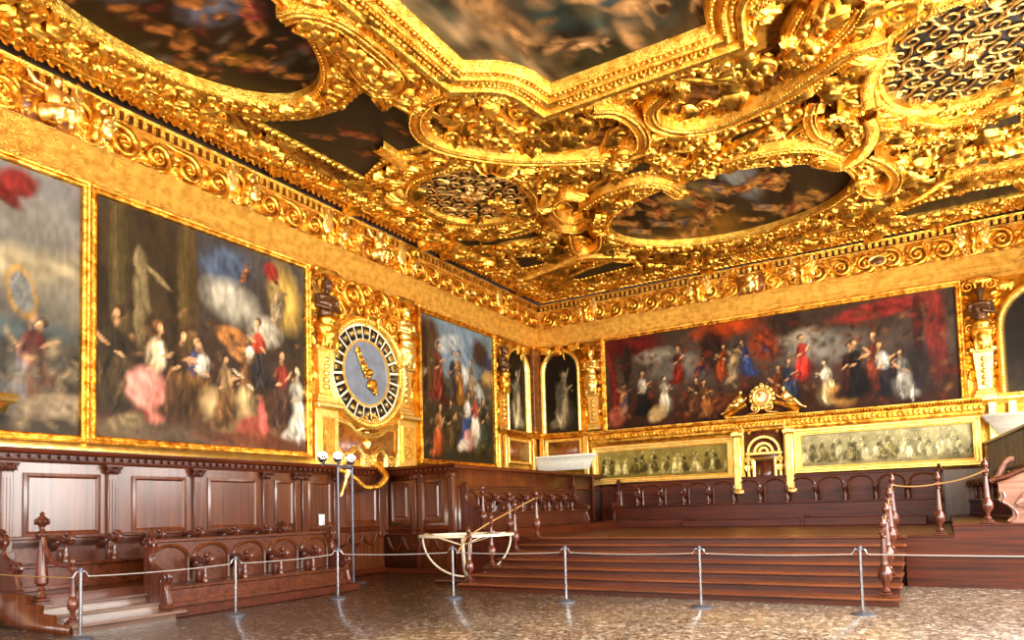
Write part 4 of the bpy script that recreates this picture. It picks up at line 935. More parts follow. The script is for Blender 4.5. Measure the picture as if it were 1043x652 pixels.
MB().box(-5.6, 5.7, -.06, .0, 2.28, 2.36, .01).build('top_rail', 'wood_h', t, smooth='auto')

# left tribune: tall back board with a row of stalls facing the dais
t = thing('tribune_back', 'high plain walnut back board of the left tribune', 'panelling', (-10.36, 14.3, 0), PI/2)
m = MB(); m.box(0, 8.85, 0, 2.6, -.0, .06); m.build('board', 'wood', t, remap='wall', smooth=False)
m = MB(); m.box(0, 8.85, 2.6, 2.7, -.05, .12, .02); m.box(0, 8.85, 2.15, 2.2, .06, .09, .008)
m.build('capping', 'wood_h', t, remap='wall', smooth='auto')
m = MB().box(6.5, 6.6, 1.1, 2.6, .06, .12, .01).box(8.0, 8.1, 1.1, 2.6, .06, .12, .01); m.build('batten', 'wood_h', t, remap='wall', smooth='auto')
stalls('choir_stalls', 'row of small arched stalls on the left tribune', (-10.27, 14.55, 0), PI/2, 6.1, 1.50, 2.12, 8, .6, .42, 'wood_y', (True, True), .34)

# right tribune, seen at the right edge
t = thing('tribune_back', 'boarded back of the right tribune at right edge of view', 'panelling', (1.12, 23.1, 0), -PI/2+.10)
m = MB(); m.box(0, 8.5, 0, 3.0, 0, .05)
for s in np.arange(.1, 8.5, .22): m.box(s, s+.02, 2.1, 2.98, .05, .07)
m.box(0, 8.5, 2.96, 3.04, -.03, .12, .02); m.build('boards', 'wood_gold_reflection', t, remap='wall', smooth='auto')
stalls('choir_stalls', 'dark stalls of the right tribune with pale scrolled end', (1.16, 22.2, 0), -PI/2+.10, 7.1, 1.50, 2.2, 9, .62, .42, 'wood_dark', (False, True), .4)
t = thing('carved_bench_end', 'pale carved S-shaped bench end standing at right edge of view', 'bench', (.95, 14.95, 1.08))
P = smooth_path([(-.13, .66), (.0, .70), (.25, .82), (.6, .92), (1.3, .95), (1.3, 0), (.06, 0), (.05, .12), (.04, .22), (-.06, .33), (-.14, .39), (-.11, .47), (-.13, .56)], closed=False, k=4)
m = MB(); m.prism(P, -.05, .05); m.tube([(p[0], 0, p[1]) for p in P[:17]], .045, 8)
m.tube([(p[0]+.06, -.06, p[1]-.03) for p in P[24:]], .02, 6)
m.build('scroll_board', 'wood_pink', t, smooth='auto')
MB().tube([(-.22, -.02, .74), (0, -.02, .80), (.4, -.02, .98), (.8, -.02, 1.02)], .04, 8).build('arm_rail', 'wood_red', t)
MB().tube(smooth_path([(-.22, .72), (-.1, .82), (-.02, 1.0), (.06, 1.1), (.14, 1.1)])@np.array([(1, 0, 0), (0, 0, 1)])+np.array((0, .3, 0)), .05, 8).build('rear_scroll', 'wood_pink', t)
m = MB(); put(m, TV, .36, .48, .5, .26, .05, hs=1.5); put(m, TL, .5, .5, .4, .34, .05, hs=1.3); put(m, TL, .35, .42, 3.6, .3, .05, hs=1.3); put(m, TR, .45, .46, 0, .08, .06)
m.build('carved_spray', 'wood_pink', t, remap='wall')

# ================================================================== TURNED POSTS AND CORDS
def make_post():
    t = thing('turned_post', 'x', 'post')
    m = MB(); m.lathe([(0, .06), (.035, .06), (.06, .08), (.06, .10), (.03, .13), (.035, .17), (.05, .20), (.085, .26), (.09, .31), (.075, .38), (.05, .42), (.056, .44), (.05, .46), (.048, .5), (.028, .80), (.045, .82), (.028, .84), (.05, .87), (.05, .92), (.028, .94), (.045, .97), (.055, 1.0), (.045, 1.04), (.022, 1.075), (.012, 1.10), (0, 1.11)], n=14)
    for k in range(8): m.ball((.07*math.cos(k*PI/4), .07*math.sin(k*PI/4), .30), (.02, .02, .07))
    m.build('shaft', 'wood_red', t, smooth='auto')
    m = MB().box(-.10, .10, -.10, .10, 0, .03, .01).box(-.075, .075, -.075, .075, .03, .065, .01); m.build('foot', 'wood_red', t, smooth='auto')
    m = MB().tube([(0, -.05, .895), (0, -.075, .895)], .03, 8).box(-.05, .05, -.05, .05, .87, .92, .01); m.build('collar', 'wood_red', t, smooth='auto')
    return t
post0 = make_post(); first = [True]
def post(x, y, z, label, s=1.0, group='turned wooden posts of the dais'):
    t = post0 if first[0] else copy_tree(post0); first[0] = False
    t.location = (x, y, z); t.scale = (s, s, s); t['label'] = label; t['group'] = group; return t
SP_ = [(11.6, rs), (12.42, rs*3), (13.38, rs*5), (14.36, ZT)]
W_ = ['at the foot', 'on the lower flight', 'on the upper flight', 'at the top']
for (y, z), w in zip(SP_, W_):
    post(-8.04, y, z, 'turned wooden post %s of the left side of the dais steps' % w)
for (y, z), w in zip(SP_, W_):
    post(-.78, y, z, 'turned wooden post %s of the right side of the dais steps' % w, 1.05 if y < 12 else 1)
post(-8.80, 14.42, 1.085-.19, 'turned wooden post on the left tribune edge, nearer the dais steps')
post(-9.55, 14.42, 1.085, 'turned wooden post on the left tribune edge, farther from the dais steps')
post(-.08, 14.44, ZT, 'pinkish turned post on the right dais floor edge, lower of two')
post(.62, 14.44, 1.085, 'pinkish turned post on the raised right stage edge, higher of two')
post(-10.33, 5.32, .12, 'turned wooden post on the lowest step of the left wall stalls', .84)
lp = thing('carved_newel', 'tall tapered wooden post with knob on the upper step of the left wall stalls', 'post', (-11.17, 5.32, .36))
m = MB(); m.lathe([(0, .06), (.04, .06), (.07, .09), (.05, .13), (.035, .17), (.05, .2), (.03, .24), (.09, .29), (.088, .36), (.03, .93), (.03, .96), (.07, 1.0), (.03, 1.05), (.03, 1.09), (.06, 1.12), (.085, 1.17), (.06, 1.23), (.025, 1.26), (.035, 1.29), (0, 1.32)], n=14); m.build('shaft', 'wood_red', lp, smooth='auto')
m = MB()
for k in range(8): m.ball((.085*math.cos(k*PI/4), .085*math.sin(k*PI/4), 1.17), (.02, .02, .045))
for k in range(6): m.ball((.05*math.cos(k*PI/3), .05*math.sin(k*PI/3), .98), (.035, .035, .05))
m.build('knob', 'wood_dark', lp); MB().box(-.12, .12, -.12, .12, 0, .03, .01).box(-.09, .09, -.09, .09, .03, .07, .01).build('foot', 'wood_red', lp, smooth='auto')
t = thing('swept_handrail', 'curved wooden handrail sweeping down between two posts of the left stalls', 'handrail', (-11.17, 5.32, 1.3))
P = smooth_path([(0.02, 0, .08), (.08, 0, -.12), (.25, 0, -.30), (.5, 0, -.38), (.78, 0, -.40)], k=5)
m = MB().tube(P, .035, 8); m.build('rail', 'wood_red', t); m = MB().tube([(.03, 0, .1), (-.03, 0, .13), (-.05, 0, .06), (0, 0, .05)], .03, 8); m.build('scroll', 'wood_red', t)

def cord(P, r, mat, name, label, sag=.0, group=None):
    name = name.replace('cord', 'rope')
    Q = []
    for a, b in zip(P[:-1], P[1:]):
        a, b = np.array(a), np.array(b)
        for k in np.linspace(0, 1, 9)[:-1]: Q.append(a*(1-k)+b*k-np.array((0, 0, sag*4*k*(1-k))))
    Q.append(np.array(P[-1])); Q = np.array(Q); c = Q[0].copy()
    o = MB().tube(Q-c, r, 6).build(name, mat, loc=tuple(c)); return tag(o, label, 'cord', group)
cord([(-8.04, 11.2, .72)]+[(-8.04, y-.07, z+.895) for y, z in SP_], .018, 'ropegold', 'handrail_cord', 'old gold cord rising through the posts left of the dais steps', .0)
cord([(-.78, y-.07, z+.90) for y, z in SP_]+[(-.08, 14.37, ZT+.895), (.62, 14.37, 1.085+.895)], .014, 'ropegold', 'handrail_cord', 'gold cord through the posts right of the dais steps', .04)

# ================================================================== BARRIER
def make_stanchion():
    t = thing('barrier_stanchion', 'x', 'stanchion')
    MB().lathe([(0, 0), (.155, 0), (.155, .012), (.14, .022), (.05, .034), (.03, .045), (.024, .05)], n=24).build('base', 'darksteel', t, smooth='auto')
    MB().lathe([(.022, .03), (.022, .86)], n=14).build('pole', 'steel', t)
    MB().lathe([(.022, .86), (.028, .865), (.028, .91), (.022, .916), (0, .918)], n=14).build('cap', 'darksteel', t, smooth='auto')
    for q in (-1, 1):
        MB().tube([(q*.025, 0, .86), (q*.05, 0, .88), (q*.07, 0, .85), (q*.085, 0, .81), (q*.11, 0, .80)], .009, 6).ball((q*.112, 0, .80), .014).build('hook', 'steel', t)
    return t
ST = [(-9.62, 5.05, 'nearest stanchion, in front of the left steps, cut by the bottom of the picture', PI/2), (-9.5, 7.32, 'steel stanchion in front of the left front stalls', PI/2), (-9.5, 9.51, 'steel stanchion at far end of the left stalls, before the tall lamp stand', .8),
      (-7.47, 10.27, 'steel stanchion in front of the pale round stand', .1), (-5.37, 10.51, 'steel stanchion before the left part of the dais steps', 0), (-3.16, 10.57, 'steel stanchion before the middle of the dais steps', 0), (-1.0, 10.64, 'steel stanchion before the right end of the dais steps', 0)]
s0 = make_stanchion()
for i, (x, y, lb, rz) in enumerate(ST):
    t = s0 if i == 0 else copy_tree(s0); t.location = (x, y, 0); t.rotation_euler = (0, 0, rz); t['label'] = lb; t['group'] = 'steel barrier stanchions'
def hk(i, q): x, y, _, r = ST[i]; return (x+q*.11*math.cos(r), y+q*.11*math.sin(r), .80)
CB = ['barrier cord from the nearest stanchion to the one before the left stalls', 'barrier cord running along the left front stalls', 'barrier cord between lamp stand stanchion and round stand stanchion', 'barrier cord between the round stand and the left part of the steps', 'barrier cord across left middle of the dais steps', 'barrier cord across right middle of the dais steps']
for i in range(6):
    q = 1; P0, P1 = hk(i, q), hk(i+1, -1)
    cord([P0, P1], .009, 'cord', 'barrier_cord', CB[i], .02, 'barrier cords')
cord([(-13+1.2, 4.95, .80), hk(0, -1)], .009, 'ropegold', 'barrier_cord', 'barrier cord leaving the picture at the lower left', .01, 'barrier cords')
cord([hk(6, 1), (3.6, 11.0, .80)], .009, 'cord', 'barrier_cord', 'barrier cord leaving the picture at the right', .02, 'barrier cords')

# ================================================================== STAND, LAMPS
t = thing('round_stand', 'pale round ringed stand with curved ribs, in the left corner of the dais', 'stand', (-8.75, 12.55, 0))
m = MB(); n = 48; V = []; 
for r, z in ((1.02, 1.0), (1.02, 1.05), (.86, 1.05), (.86, 1.0)): V += [(r*math.cos(a), r*math.sin(a), z) for a in np.arange(n)*2*PI/n]
F = grid_faces(5, n, True) % (4*n); m.add(V, F); m.build('ring', 'pale', t, smooth='auto')
for k, a0 in enumerate((R(30), R(120))):
    m = MB(); P = [(.94*math.cos(a)*math.cos(a0), .94*math.cos(a)*math.sin(a0), 1.0+.86*math.sin(a)) for a in np.linspace(PI, 2*PI, 24)]; m.tube(P, .035, 8, flat=.6); m.build('rib', 'pale', t)
m = MB().tube([(-.7, -.2, .05), (.7, .2, .05)], .045, 8).tube([(.25, -.6, .05), (-.25, .6, .05)], .045, 8).lathe([(.1, .04), (.1, .12), (.05, .16)], n=12); m.build('cross_foot', 'wood_dark', t)
for x0, y0, w_ in ((-.85, -.3, .16), (.9, .1, .16), (.1, .88, .10)):
    m = MB(); A = np.array((x0, y0, 1.06)); B = np.array((0, -.15, .80)); d = B-A; n_ = np.array((-d[1], d[0], 0)); n_ /= np.linalg.norm(n_); q = n_*w_/2; u = np.array((0, 0, .02))
    m.add([A-q, A+q, B+q*.4, B-q*.4, A-q+u, A+q+u, B+q*.4+u, B-q*.4+u], [(0, 1, 2, 3), (7, 6, 5, 4), (0, 4, 5, 1), (1, 5, 6, 2), (2, 6, 7, 3), (3, 7, 4, 0)]); m.build('slat', 'pale', t, smooth=False)

t = thing('lamp_stand', 'tall grey two-pole lamp stand with bright spotlights, beside the left stalls', 'lamp', (-11.12, 11.35, 0))
for y in (-.18, .25): MB().tube([(0, y, 0), (0, y, 2.56)], .024, 10).build('pole', 'darksteel', t)
MB().box(-.10, .10, -.3, .55, 0, .035, .01).build('base', 'darksteel', t, smooth='auto'); MB().tube([(0, -.2, 2.55), (0, .27, 2.55)], .02, 8).build('cross_bar', 'darksteel', t)
em = bpy.data.materials.new('lamp_glow'); em.use_nodes = True; nt = em.node_tree; e = nt.nodes.new('ShaderNodeEmission'); e.inputs['Color'].default_value = (1, .93, .8, 1); e.inputs['Strength'].default_value = 60
nt.links.new(e.outputs[0], nt.nodes['Material Output'].inputs['Surface'])
for y, z in ((-.62, 2.62), (-.18, 2.64), (.22, 2.60)):
    h = MB().tube([(0, y, z-.05), (.03, y, z+.02)], .03, 8).lathe([(.03, 0), (.085, .06), (.10, .14), (.09, .14)], (0.0, y, z), 14).build('lamp_head', 'steel', t)
    b = MB().ball((0, y, z+.16), (.095, .095, .08)).build('bulb', em, h)
MB().tube([(0, -.65, 2.60), (0, .25, 2.58)], .015, 6).build('arm', 'darksteel', t)

# gilded arm-shaped wall sconce holding a torch
t = thing('arm_sconce', 'gilded curved sconce arm with torch holder reaching out below the clock', 'sconce', (-12.1, 13.0, 2.4))
P = smooth_path([(-.45, 1.0, .42), (-.25, .96, .24), (0, .84, .06), (.02, .54, -.18), (0, .07, -.22), (0, -.26, -.02), (0, -.59, .12), (0, -.8, .18)], k=6)
m = MB().tube(P, list(np.linspace(.10, .05, len(P))), 10)
m.build('arm', 'gold_smooth', t)
A = np.array((0, -.76, -.45)); B = np.array((0, -.50, .16)); m = MB().tube([A+(B-A)*k for k in (0, .1, .3, .5, .7, .85, 1)], [.015, .04, .03, .05, .04, .09, .11], 12); m.build('torch', 'gold_lit', t)
o = MB().box(0, .015, -.09, .09, -.13, .13).build('wall_notice', 'whitecard', loc=(-12.54, 12.05, 1.42), smooth=False); tag(o, 'small blank white card on the left panelling behind the lamp stand', 'notice')

# ================================================================== THE CEILING
# (x, y) in metres on the ceiling, h = how far a carving hangs below it
CC = (-4.30, 6.4)                                     # middle of the central canvas
half = [(-1.45, 4.85), (-1.56, 4.28), (-1.86, 3.80), (-2.40, 3.42)]
q1 = [(-x, y) for x, y in half[::-1]]; q3 = [(x, -y) for x, y in half[::-1]]; q4 = [(-x, -y) for x, y in half]
def arcpts(P): return smooth_path(P, k=4)
C0 = np.vstack([arcpts(half), arcpts(q3), arcpts(q4), arcpts(q1)])+np.array(CC)          # travels so that right = outwards? checked below
def area(P): x, y = P[:, 0], P[:, 1]; return .5*np.sum(x*np.roll(y, -1)-np.roll(x, -1)*y)
if area(C0) < 0: C0 = C0[::-1]                        # counter-clockwise: right of travel = outwards
OV1 = ellipse(-9.52, 6.42, 1.50, 2.48); OV3 = ellipse(-4.47, 18.25, 3.05, 2.12); OV1b = ellipse(.92, 6.42, 1.5, 2.48)
GR1 = ellipse(-9.42, 14.1, 1.30, 1.50, p=2.3); GR2 = ellipse(.72, 14.3, 1.30, 1.65, p=2.3)
def inside(P, x, y):
    P = np.asarray(P); r = np.zeros(np.shape(x), bool); n = len(P)
    for i in range(n):
        x1, y1 = P[i-1]; x2, y2 = P[i]
        if y1 == y2: continue
        r ^= ((y1 > y) != (y2 > y)) & (x < (x2-x1)*(y-y1)/(y2-y1)+x1)
    return r
DARK = [np.array(P) for P in [[(-11.05, 8.83), (-10.26, 9.28), (-9.32, 9.51), (-8.65, 9.32), (-8.32, 9.14), (-8.13, 9.66), (-7.92, 10.17), (-8.19, 10.58), (-8.43, 11.2), (-8.21, 11.91), (-8.76, 11.63), (-9.57, 11.49), (-10.26, 11.64), (-10.94, 11.97)], [(-11.54, 15.9), (-9.96, 16.75), (-8.69, 16.71), (-9.11, 17.26), (-10.3, 17.32), (-11.54, 16.63)], [(-10.76, 18.07), (-10.11, 18.43), (-10.07, 19.29), (-11.1, 19.22)], [(-7.79, 20.07), (-9.27, 20.42), (-10.52, 20.95), (-10.03, 21.3), (-7.87, 21.08)], [(-3.46, 14.69), (-2.67, 14.64), (-2.08, 15.03), (-2.04, 15.6), (-2.83, 15.45), (-3.61, 15.43)], [(-6.21, 15.16), (-5.41, 14.73), (-4.75, 14.76), (-4.47, 15.26), (-4.8, 15.59), (-5.49, 15.24)], [(-0.73, 16.77), (0.01, 17.38), (0.64, 17.32), (1.06, 17.14), (1.73, 16.66), (1.8, 17.64), (1.08, 17.71), (0.37, 17.62), (-0.37, 17.73), (-0.64, 17.44)], [(0.66, 19.09), (1.22, 18.92), (1.89, 18.74), (1.97, 19.75), (1.26, 19.5), (0.77, 19.63)], [(-0.87, 21.36), (-0.06, 20.88), (0.89, 20.72), (2.06, 20.87), (2.16, 22.2), (0.92, 22), (-0.32, 21.91)], [(-0.64, 11.75), (-0.26, 12), (-0.41, 12.37), (-0.71, 12.5)]]]
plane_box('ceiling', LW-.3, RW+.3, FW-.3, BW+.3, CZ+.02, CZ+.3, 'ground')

# carved gilded field: a displaced sheet
def carved_field(x0, x1, y0, y1, cell):
    nx, ny = int((x1-x0)/cell), int((y1-y0)/cell)
    X, Y = np.meshgrid(np.linspace(x0, x1, nx), np.linspace(y0, y1, ny))
    wx = X+.25*np.sin(Y*3.1)+.5*fbm(X*1.5, Y*1.5, 5); wy = Y+.25*np.sin(X*2.7)+.5*fbm(X*1.5+7, Y*1.5, 6)
    h = .10*ridge(wx*1.7, wy*1.7, 1)**2+.07*ridge(wx*4, wy*4, 2)**2+.035*ridge(wx*9, wy*9, 3)
    h = h+.03
    V = np.stack([X, Y, CZ-h], -1).reshape(-1, 3); F = grid_faces(ny, nx); c = V[F].mean(1); keep = np.ones(len(F), bool)
    for P in [C0, OV1, OV3, OV1b, GR1, GR2]+DARK: keep &= ~inside(P, c[:, 0], c[:, 1])
    mb = MB(); mb.add(V, F[keep])
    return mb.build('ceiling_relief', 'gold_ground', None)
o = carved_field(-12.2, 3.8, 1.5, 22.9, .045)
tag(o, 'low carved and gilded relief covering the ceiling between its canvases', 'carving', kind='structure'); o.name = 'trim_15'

def ceil_canvas(poly, z, bg, blobs, seed, parent, unit, cell=.045, org=None, ky=1.6):
    P = np.array(poly); x0, y0 = P.min(0); x1, y1 = P.max(0); nx, ny = int((x1-x0)/cell)+2, int((y1-y0)/cell)+2
    X, Y = np.meshgrid(np.linspace(x0, x1, nx), np.linspace(y0, y1, ny)); V = np.stack([X, Y, 0*X], -1).reshape(-1, 3); F = grid_faces(ny, nx)
    big = P.mean(0)+(P-P.mean(0))*1.03
    c = V[F].mean(1); F = F[inside(big, c[:, 0], c[:, 1])]
    mb = MB(); px, py = parent.location.x, parent.location.y; V2 = V-np.array((px, py, 0)); mb.add(V2, F); o = mb.build('canvas', 'canvas', parent, loc=(0, 0, z-parent.location.z))
    ox, oy = org or (x0, y0)
    set_colors(o.data, paint((V[:, 0]-ox)/unit, (V[:, 1]-oy)/unit/ky, bg, blobs, seed))
    return o
def cthing(name, label, cat, P, group=None):
    c = np.array(P).mean(0); return thing(name, label, cat, (c[0], c[1], CZ), 0, group)
def cbuild(mb, name, mat, t):           # mb holds world x, y and hanging depth
    for i in range(len(mb.V)): mb.V[i] = mb.V[i]-np.array((t.location.x, t.location.y, 0))
    return mb.build(name, mat, t, remap='ceil', smooth='auto')

# --- central canvas
BL = []
def wb(L, unit, ox, oy, ky=1.6):     # blobs given in metres -> canvas units
    return [((x-ox)/unit, (y-oy)/unit/ky, rx/unit, ry/unit, a, c, s) for x, y, rx, ry, a, c, s in L]
t = cthing('ceiling_painting', 'central ceiling painting of pale bodies over dark green water, cut by top edge of view', 'painting', C0)
S_ = (196, 146, 92)
L = [(-5.9, 8.2, 1.0, 2.2, 0, (206, 168, 120), .5), (-4.2, 9.9, 1.5, .6, .1, (196, 160, 116), .5), (-4.5, 9.0, 1.3, 1.2, .3, (48, 66, 58), .4), (-3.0, 9.6, .7, 1.6, 0, (60, 50, 34), .4), (-4.8, 10.9, 1.2, .35, 0, (56, 48, 28), .5), (-3.4, 10.8, .8, .4, 0, (70, 54, 30), .5)]
L += clutter(-6.6, -2.2, 6.5, 11, 140, [(60, 76, 66), (150, 110, 70), (90, 70, 40), (40, 34, 20)], .35, 5)
for px, py, s, a, c in ((-5.6, 9.5, 2.6, 1.0, None), (-3.9, 10.0, 2.2, .5, (64, 84, 84)), (-2.9, 8.9, 2.4, 2.2, (150, 130, 100)), (-4.8, 8.3, 2.4, 1.6, (58, 72, 66)), (-3.7, 8.7, 2.0, .3, None), (-2.9, 10.3, 1.8, 1.2, (120, 70, 40)), (-4.9, 10.5, 1.6, .2, (90, 60, 34))): L += nude(px, py, s, S_, a, c)
ceil_canvas(C0, 9.27, [(0, (70, 62, 40)), (.5, (84, 80, 56)), (1, (96, 80, 50))], wb(L, 9.7, -6.8, 1.5), 31, t, 9.7)
m = MB(); mould(m, C0, [(-.04, .05), (-.02, .2), (.03, .26), (.10, .24), (.12, .2), (.16, .2), (.20, .30), (.27, .33), (.30, .30), (.33, .26), (.42, .26), (.45, .36), (.52, .38), (.56, .34), (.60, .28), (.60, .1)], True)
beads(m, C0, .10, .07, .27, .03, True); beads(m, C0, .13, .375, .28, .045, True, 1.3); beads(m, C0, .08, .24, .33, .022, True)
fr = cbuild(m, 'frame', 'gold_smooth', t)
m = MB(); mould(m, C0, [(.58, .1), (.60, .24), (.7, .30), (.84, .26), (.88, .1)], True); foliage(m, C0, .20, .74, .26, .13, .24, True, .3); cbuild(m, 'leaf_band', 'gold', t)

def oval_painting(P, label, bg, L, seed, unit, leafw=.34, mat='gold', ky=1.6):
    t = cthing('ceiling_painting', label, 'painting', P); x0, y0 = P.min(0)
    ceil_canvas(P, 9.25, bg, wb(L, unit, x0, y0, ky), seed, t, unit, ky=ky)
    m = MB(); mould(m, P, [(-.05, .08), (-.04, .24), (.0, .28), (.05, .24), (.07, .27), (.13, .29), (.17, .22), (.17, .05)], True); beads(m, P, .085, .03, .27, .022, True); cbuild(m, 'frame', 'gold_smooth', t)
    m = MB(); mould(m, P, [(.15, .05), (.17, .22), (.3, .28), (.15+leafw, .22), (.22+leafw, .18), (.24+leafw, .05)], True); foliage(m, P, leafw*.8, .17+leafw/2, .24, .13, .30, True, .55); mould(m, P, [(.22+leafw, .05), (.22+leafw, .2), (.27+leafw, .24), (.31+leafw, .2), (.31+leafw, .05)], True)
    cbuild(m, 'garland', mat, t); return t
L = [(-9.3, 5.3, 1.3, 1.4, 0, (86, 88, 96), .5), (-9.0, 6.6, .9, .8, 0, (96, 98, 108), .6)]+clutter(-10.9, -8.1, 5, 8.8, 90, [(120, 76, 36), (60, 40, 24), (90, 80, 70), (110, 44, 36)], .25, 6)
for px, py, s, a, c in ((-8.9, 7.3, 2.0, 1.8, (190, 80, 74)), (-9.7, 7.9, 1.9, .6, (170, 120, 30)), (-10.2, 6.5, 2.0, 1.2, (90, 50, 24)), (-9.4, 8.5, 1.5, .9, None), (-10.5, 7.4, 1.6, 1.6, None), (-9.3, 6.4, 1.8, 1.1, (70, 46, 26)), (-10.2, 5.5, 1.5, 0, (110, 70, 30))): L += nude(px, py, s, (184, 116, 56), a, c)
oval_painting(OV1, 'oval ceiling painting of dark struggling figures above the left wall', [(0, (52, 36, 22)), (.5, (44, 28, 16)), (1, (40, 24, 12))], L, 33, 5, ky=.6)
oval_painting(OV1b, 'oval ceiling painting on the right, mostly above the view', [(0, (52, 36, 22)), (1, (40, 24, 12))], [(.9, 6.4, .9, .9, 0, (110, 70, 30), .6)]+nude(.9, 7.2, 1.2, (184, 116, 56)), 34, 5)
L = [(-5.6, 19.3, 1.6, .7, .05, (150, 100, 30), .7), (-3.7, 16.9, .5, .7, 0, (120, 116, 106), .5), (-3.0, 17.2, .4, 1.2, .2, (40, 28, 16), .4), (-5.0, 17.2, 1.0, .35, .1, (120, 100, 60), .6), (-6.4, 18.3, .8, .7, 0, (36, 24, 14), .5)]
for i in range(34):
    c = [(150, 60, 34), (176, 120, 50), (96, 100, 104), (140, 90, 40), (110, 40, 26), None][i % 6]
    L += nude(random.uniform(-7, -2.1), random.uniform(17, 20), random.uniform(.8, 1.4), (200, 136, 66), random.uniform(-1, 1), c)
oval_painting(OV3, 'large oval ceiling painting of a dark crowded scene before the back wall', [(0, (44, 32, 18)), (.5, (52, 36, 20)), (1, (88, 60, 26))], L, 35, 4.2, .26, ky=2.4)

# --- darker painted fields between the carvings
def field(name, label, poly, z, L, seed, unit=4):
    P = np.array(poly); t = cthing(name, label, 'painting', P); x0, y0 = P.min(0)
    big = P; m = MB(); Q = P if area(P) > 0 else P[::-1]; mould(m, Q, [(-.06, .1), (-.05, .2), (0, .23), (.05, .2), (.08, .05)], True)
    for x, y, a in along(Q, .16, True): put(m, TL, x, y, a, .2, .2, hs=.9)
    cbuild(m, 'edge_moulding', 'gold', t)
    ceil_canvas(big, z, [(0, (44, 34, 22)), (.5, (58, 46, 32)), (1, (50, 40, 26))], wb(L, unit, x0, y0), seed, t, unit, .04)
    return t
L = []
for px, py, s, a, c in ((-9.7, 10.6, 1.1, .6, (120, 44, 26)), (-8.9, 10.9, 1.0, 1.2, (92, 60, 34)), (-9.9, 11.3, 1.1, .2, (84, 46, 24)), (-8.6, 11.6, .8, .4, (150, 130, 90)), (-10.4, 10.2, .8, .4, (70, 62, 56))): L += nude(px, py, s, (150, 90, 46), a, c)
field('ceiling_painting', 'dark trapezoid ceiling painting between the left oval and the openwork grille', [(-11.05, 8.83), (-10.26, 9.28), (-9.32, 9.51), (-8.65, 9.32), (-8.32, 9.14), (-8.13, 9.66), (-7.92, 10.17), (-8.19, 10.58), (-8.43, 11.2), (-8.21, 11.91), (-8.76, 11.63), (-9.57, 11.49), (-10.26, 11.64), (-10.94, 11.97)], 9.2, L, 41)
for i, (P, lb) in enumerate([
    ([(-11.54, 15.9), (-9.96, 16.75), (-8.69, 16.71), (-9.11, 17.26), (-10.3, 17.32), (-11.54, 16.63)], 'narrow dark painted field below the left ceiling grille'),
    ([(-10.76, 18.07), (-10.11, 18.43), (-10.07, 19.29), (-11.1, 19.22)], 'small dark painted patch of ceiling near the far corner'),
    ([(-7.79, 20.07), (-9.27, 20.42), (-10.52, 20.95), (-10.03, 21.3), (-7.87, 21.08)], 'narrow dark painted strip near the back cornice, left of the large oval'),
    ([(-3.46, 14.69), (-2.67, 14.64), (-2.08, 15.03), (-2.04, 15.6), (-2.83, 15.45), (-3.61, 15.43)], 'dark painted gap above the large oval, right of its middle'),
    ([(-6.21, 15.16), (-5.41, 14.73), (-4.75, 14.76), (-4.47, 15.26), (-4.8, 15.59), (-5.49, 15.24)], 'dark painted gap above the large oval, left of its middle'),
    ([(-0.73, 16.77), (0.01, 17.38), (0.64, 17.32), (1.06, 17.14), (1.73, 16.66), (1.8, 17.64), (1.08, 17.71), (0.37, 17.62), (-0.37, 17.73), (-0.64, 17.44)], 'dark painted band just below the right ceiling grille'),
    ([(0.66, 19.09), (1.22, 18.92), (1.89, 18.74), (1.97, 19.75), (1.26, 19.5), (0.77, 19.63)], 'dark painted band near right edge, below the long leafy strap'),
    ([(-0.87, 21.36), (-0.06, 20.88), (0.89, 20.72), (2.06, 20.87), (2.16, 22.2), (0.92, 22), (-0.32, 21.91)], 'dark painted wedge beside the back cornice at far right'),
    ([(-0.64, 11.75), (-0.26, 12), (-0.41, 12.37), (-0.71, 12.5)], 'dark painted gap at top edge, left of the right grille')]):
    field('ceiling_field', lb, P, 9.17, [], 50+i)

# --- openwork grilles
def grille(P, label, seed, lw=.42):
    c = P.mean(0); t = cthing('ceiling_grille', label, 'grille', P); rg = random.Random(seed)
    m = MB(); m.add([(x, y, .12) for x, y in (P-c)*1.03+c], [tuple(range(len(P)))]); cbuild(m, 'black_backing', 'black', t)  # black sheet standing for the dark depth behind the openwork
    m = MB(); x0, y0 = P.min(0); x1, y1 = P.max(0); i = 0
    y = y0+.15
    while y < y1:
        x = x0+.15+(.17 if i % 2 else 0)
        while x < x1:
            if inside(P, x, y):
                a = rg.choice([0, PI/2, PI, -PI/2])+rg.uniform(-.3, .3)
                put(m, TW, x, y, a, .36, .13, flip=rg.random() < .5)
                if rg.random() < .2: put(m, TL, x, y, a+2, .26, .14)
            x += .37
        y += .33; i += 1
    for k in range(8): put(m, TL, c[0], c[1], k*PI/4, .34, .15)
    put(m, TR, c[0], c[1], 0, .2, .16)
    cbuild(m, 'openwork', M['gold_dark'], t)
    m = MB(); mould(m, P, [(-.05, .1), (-.03, .26), (.03, .3), (.09, .26), (.12, .28), (.2, .3), (.24, .24), (.26, .1)], True); beads(m, P, .09, .16, .3, .028, True); cbuild(m, 'frame', 'gold_smooth', t)
    Q = (P-c)*np.array((1.50, 1.52))+c
    m = MB(); mould(m, Q, [(-.16, .05), (-.14, .2), (-.08, .26), (0, .22), (.04, .05)], True)
    Qm = (P-c)*np.array((1.34, 1.34))+c; foliage(m, Qm, .4, 0, .16, .2, .42, True, .3)
    for x, y, a in along(Qm, .75, True): put(m, TV, x, y, a, .5, .2, flip=rg.random() < .5, hs=1.4)
    for a in (R(35), R(-35), R(-145)): put(m, TS, c[0]+1.4*math.cos(a), c[1]+1.7*math.sin(a), a, .6, .2, hs=1.4)
    cbuild(m, 'scrolled_surround', 'gold', t); return t
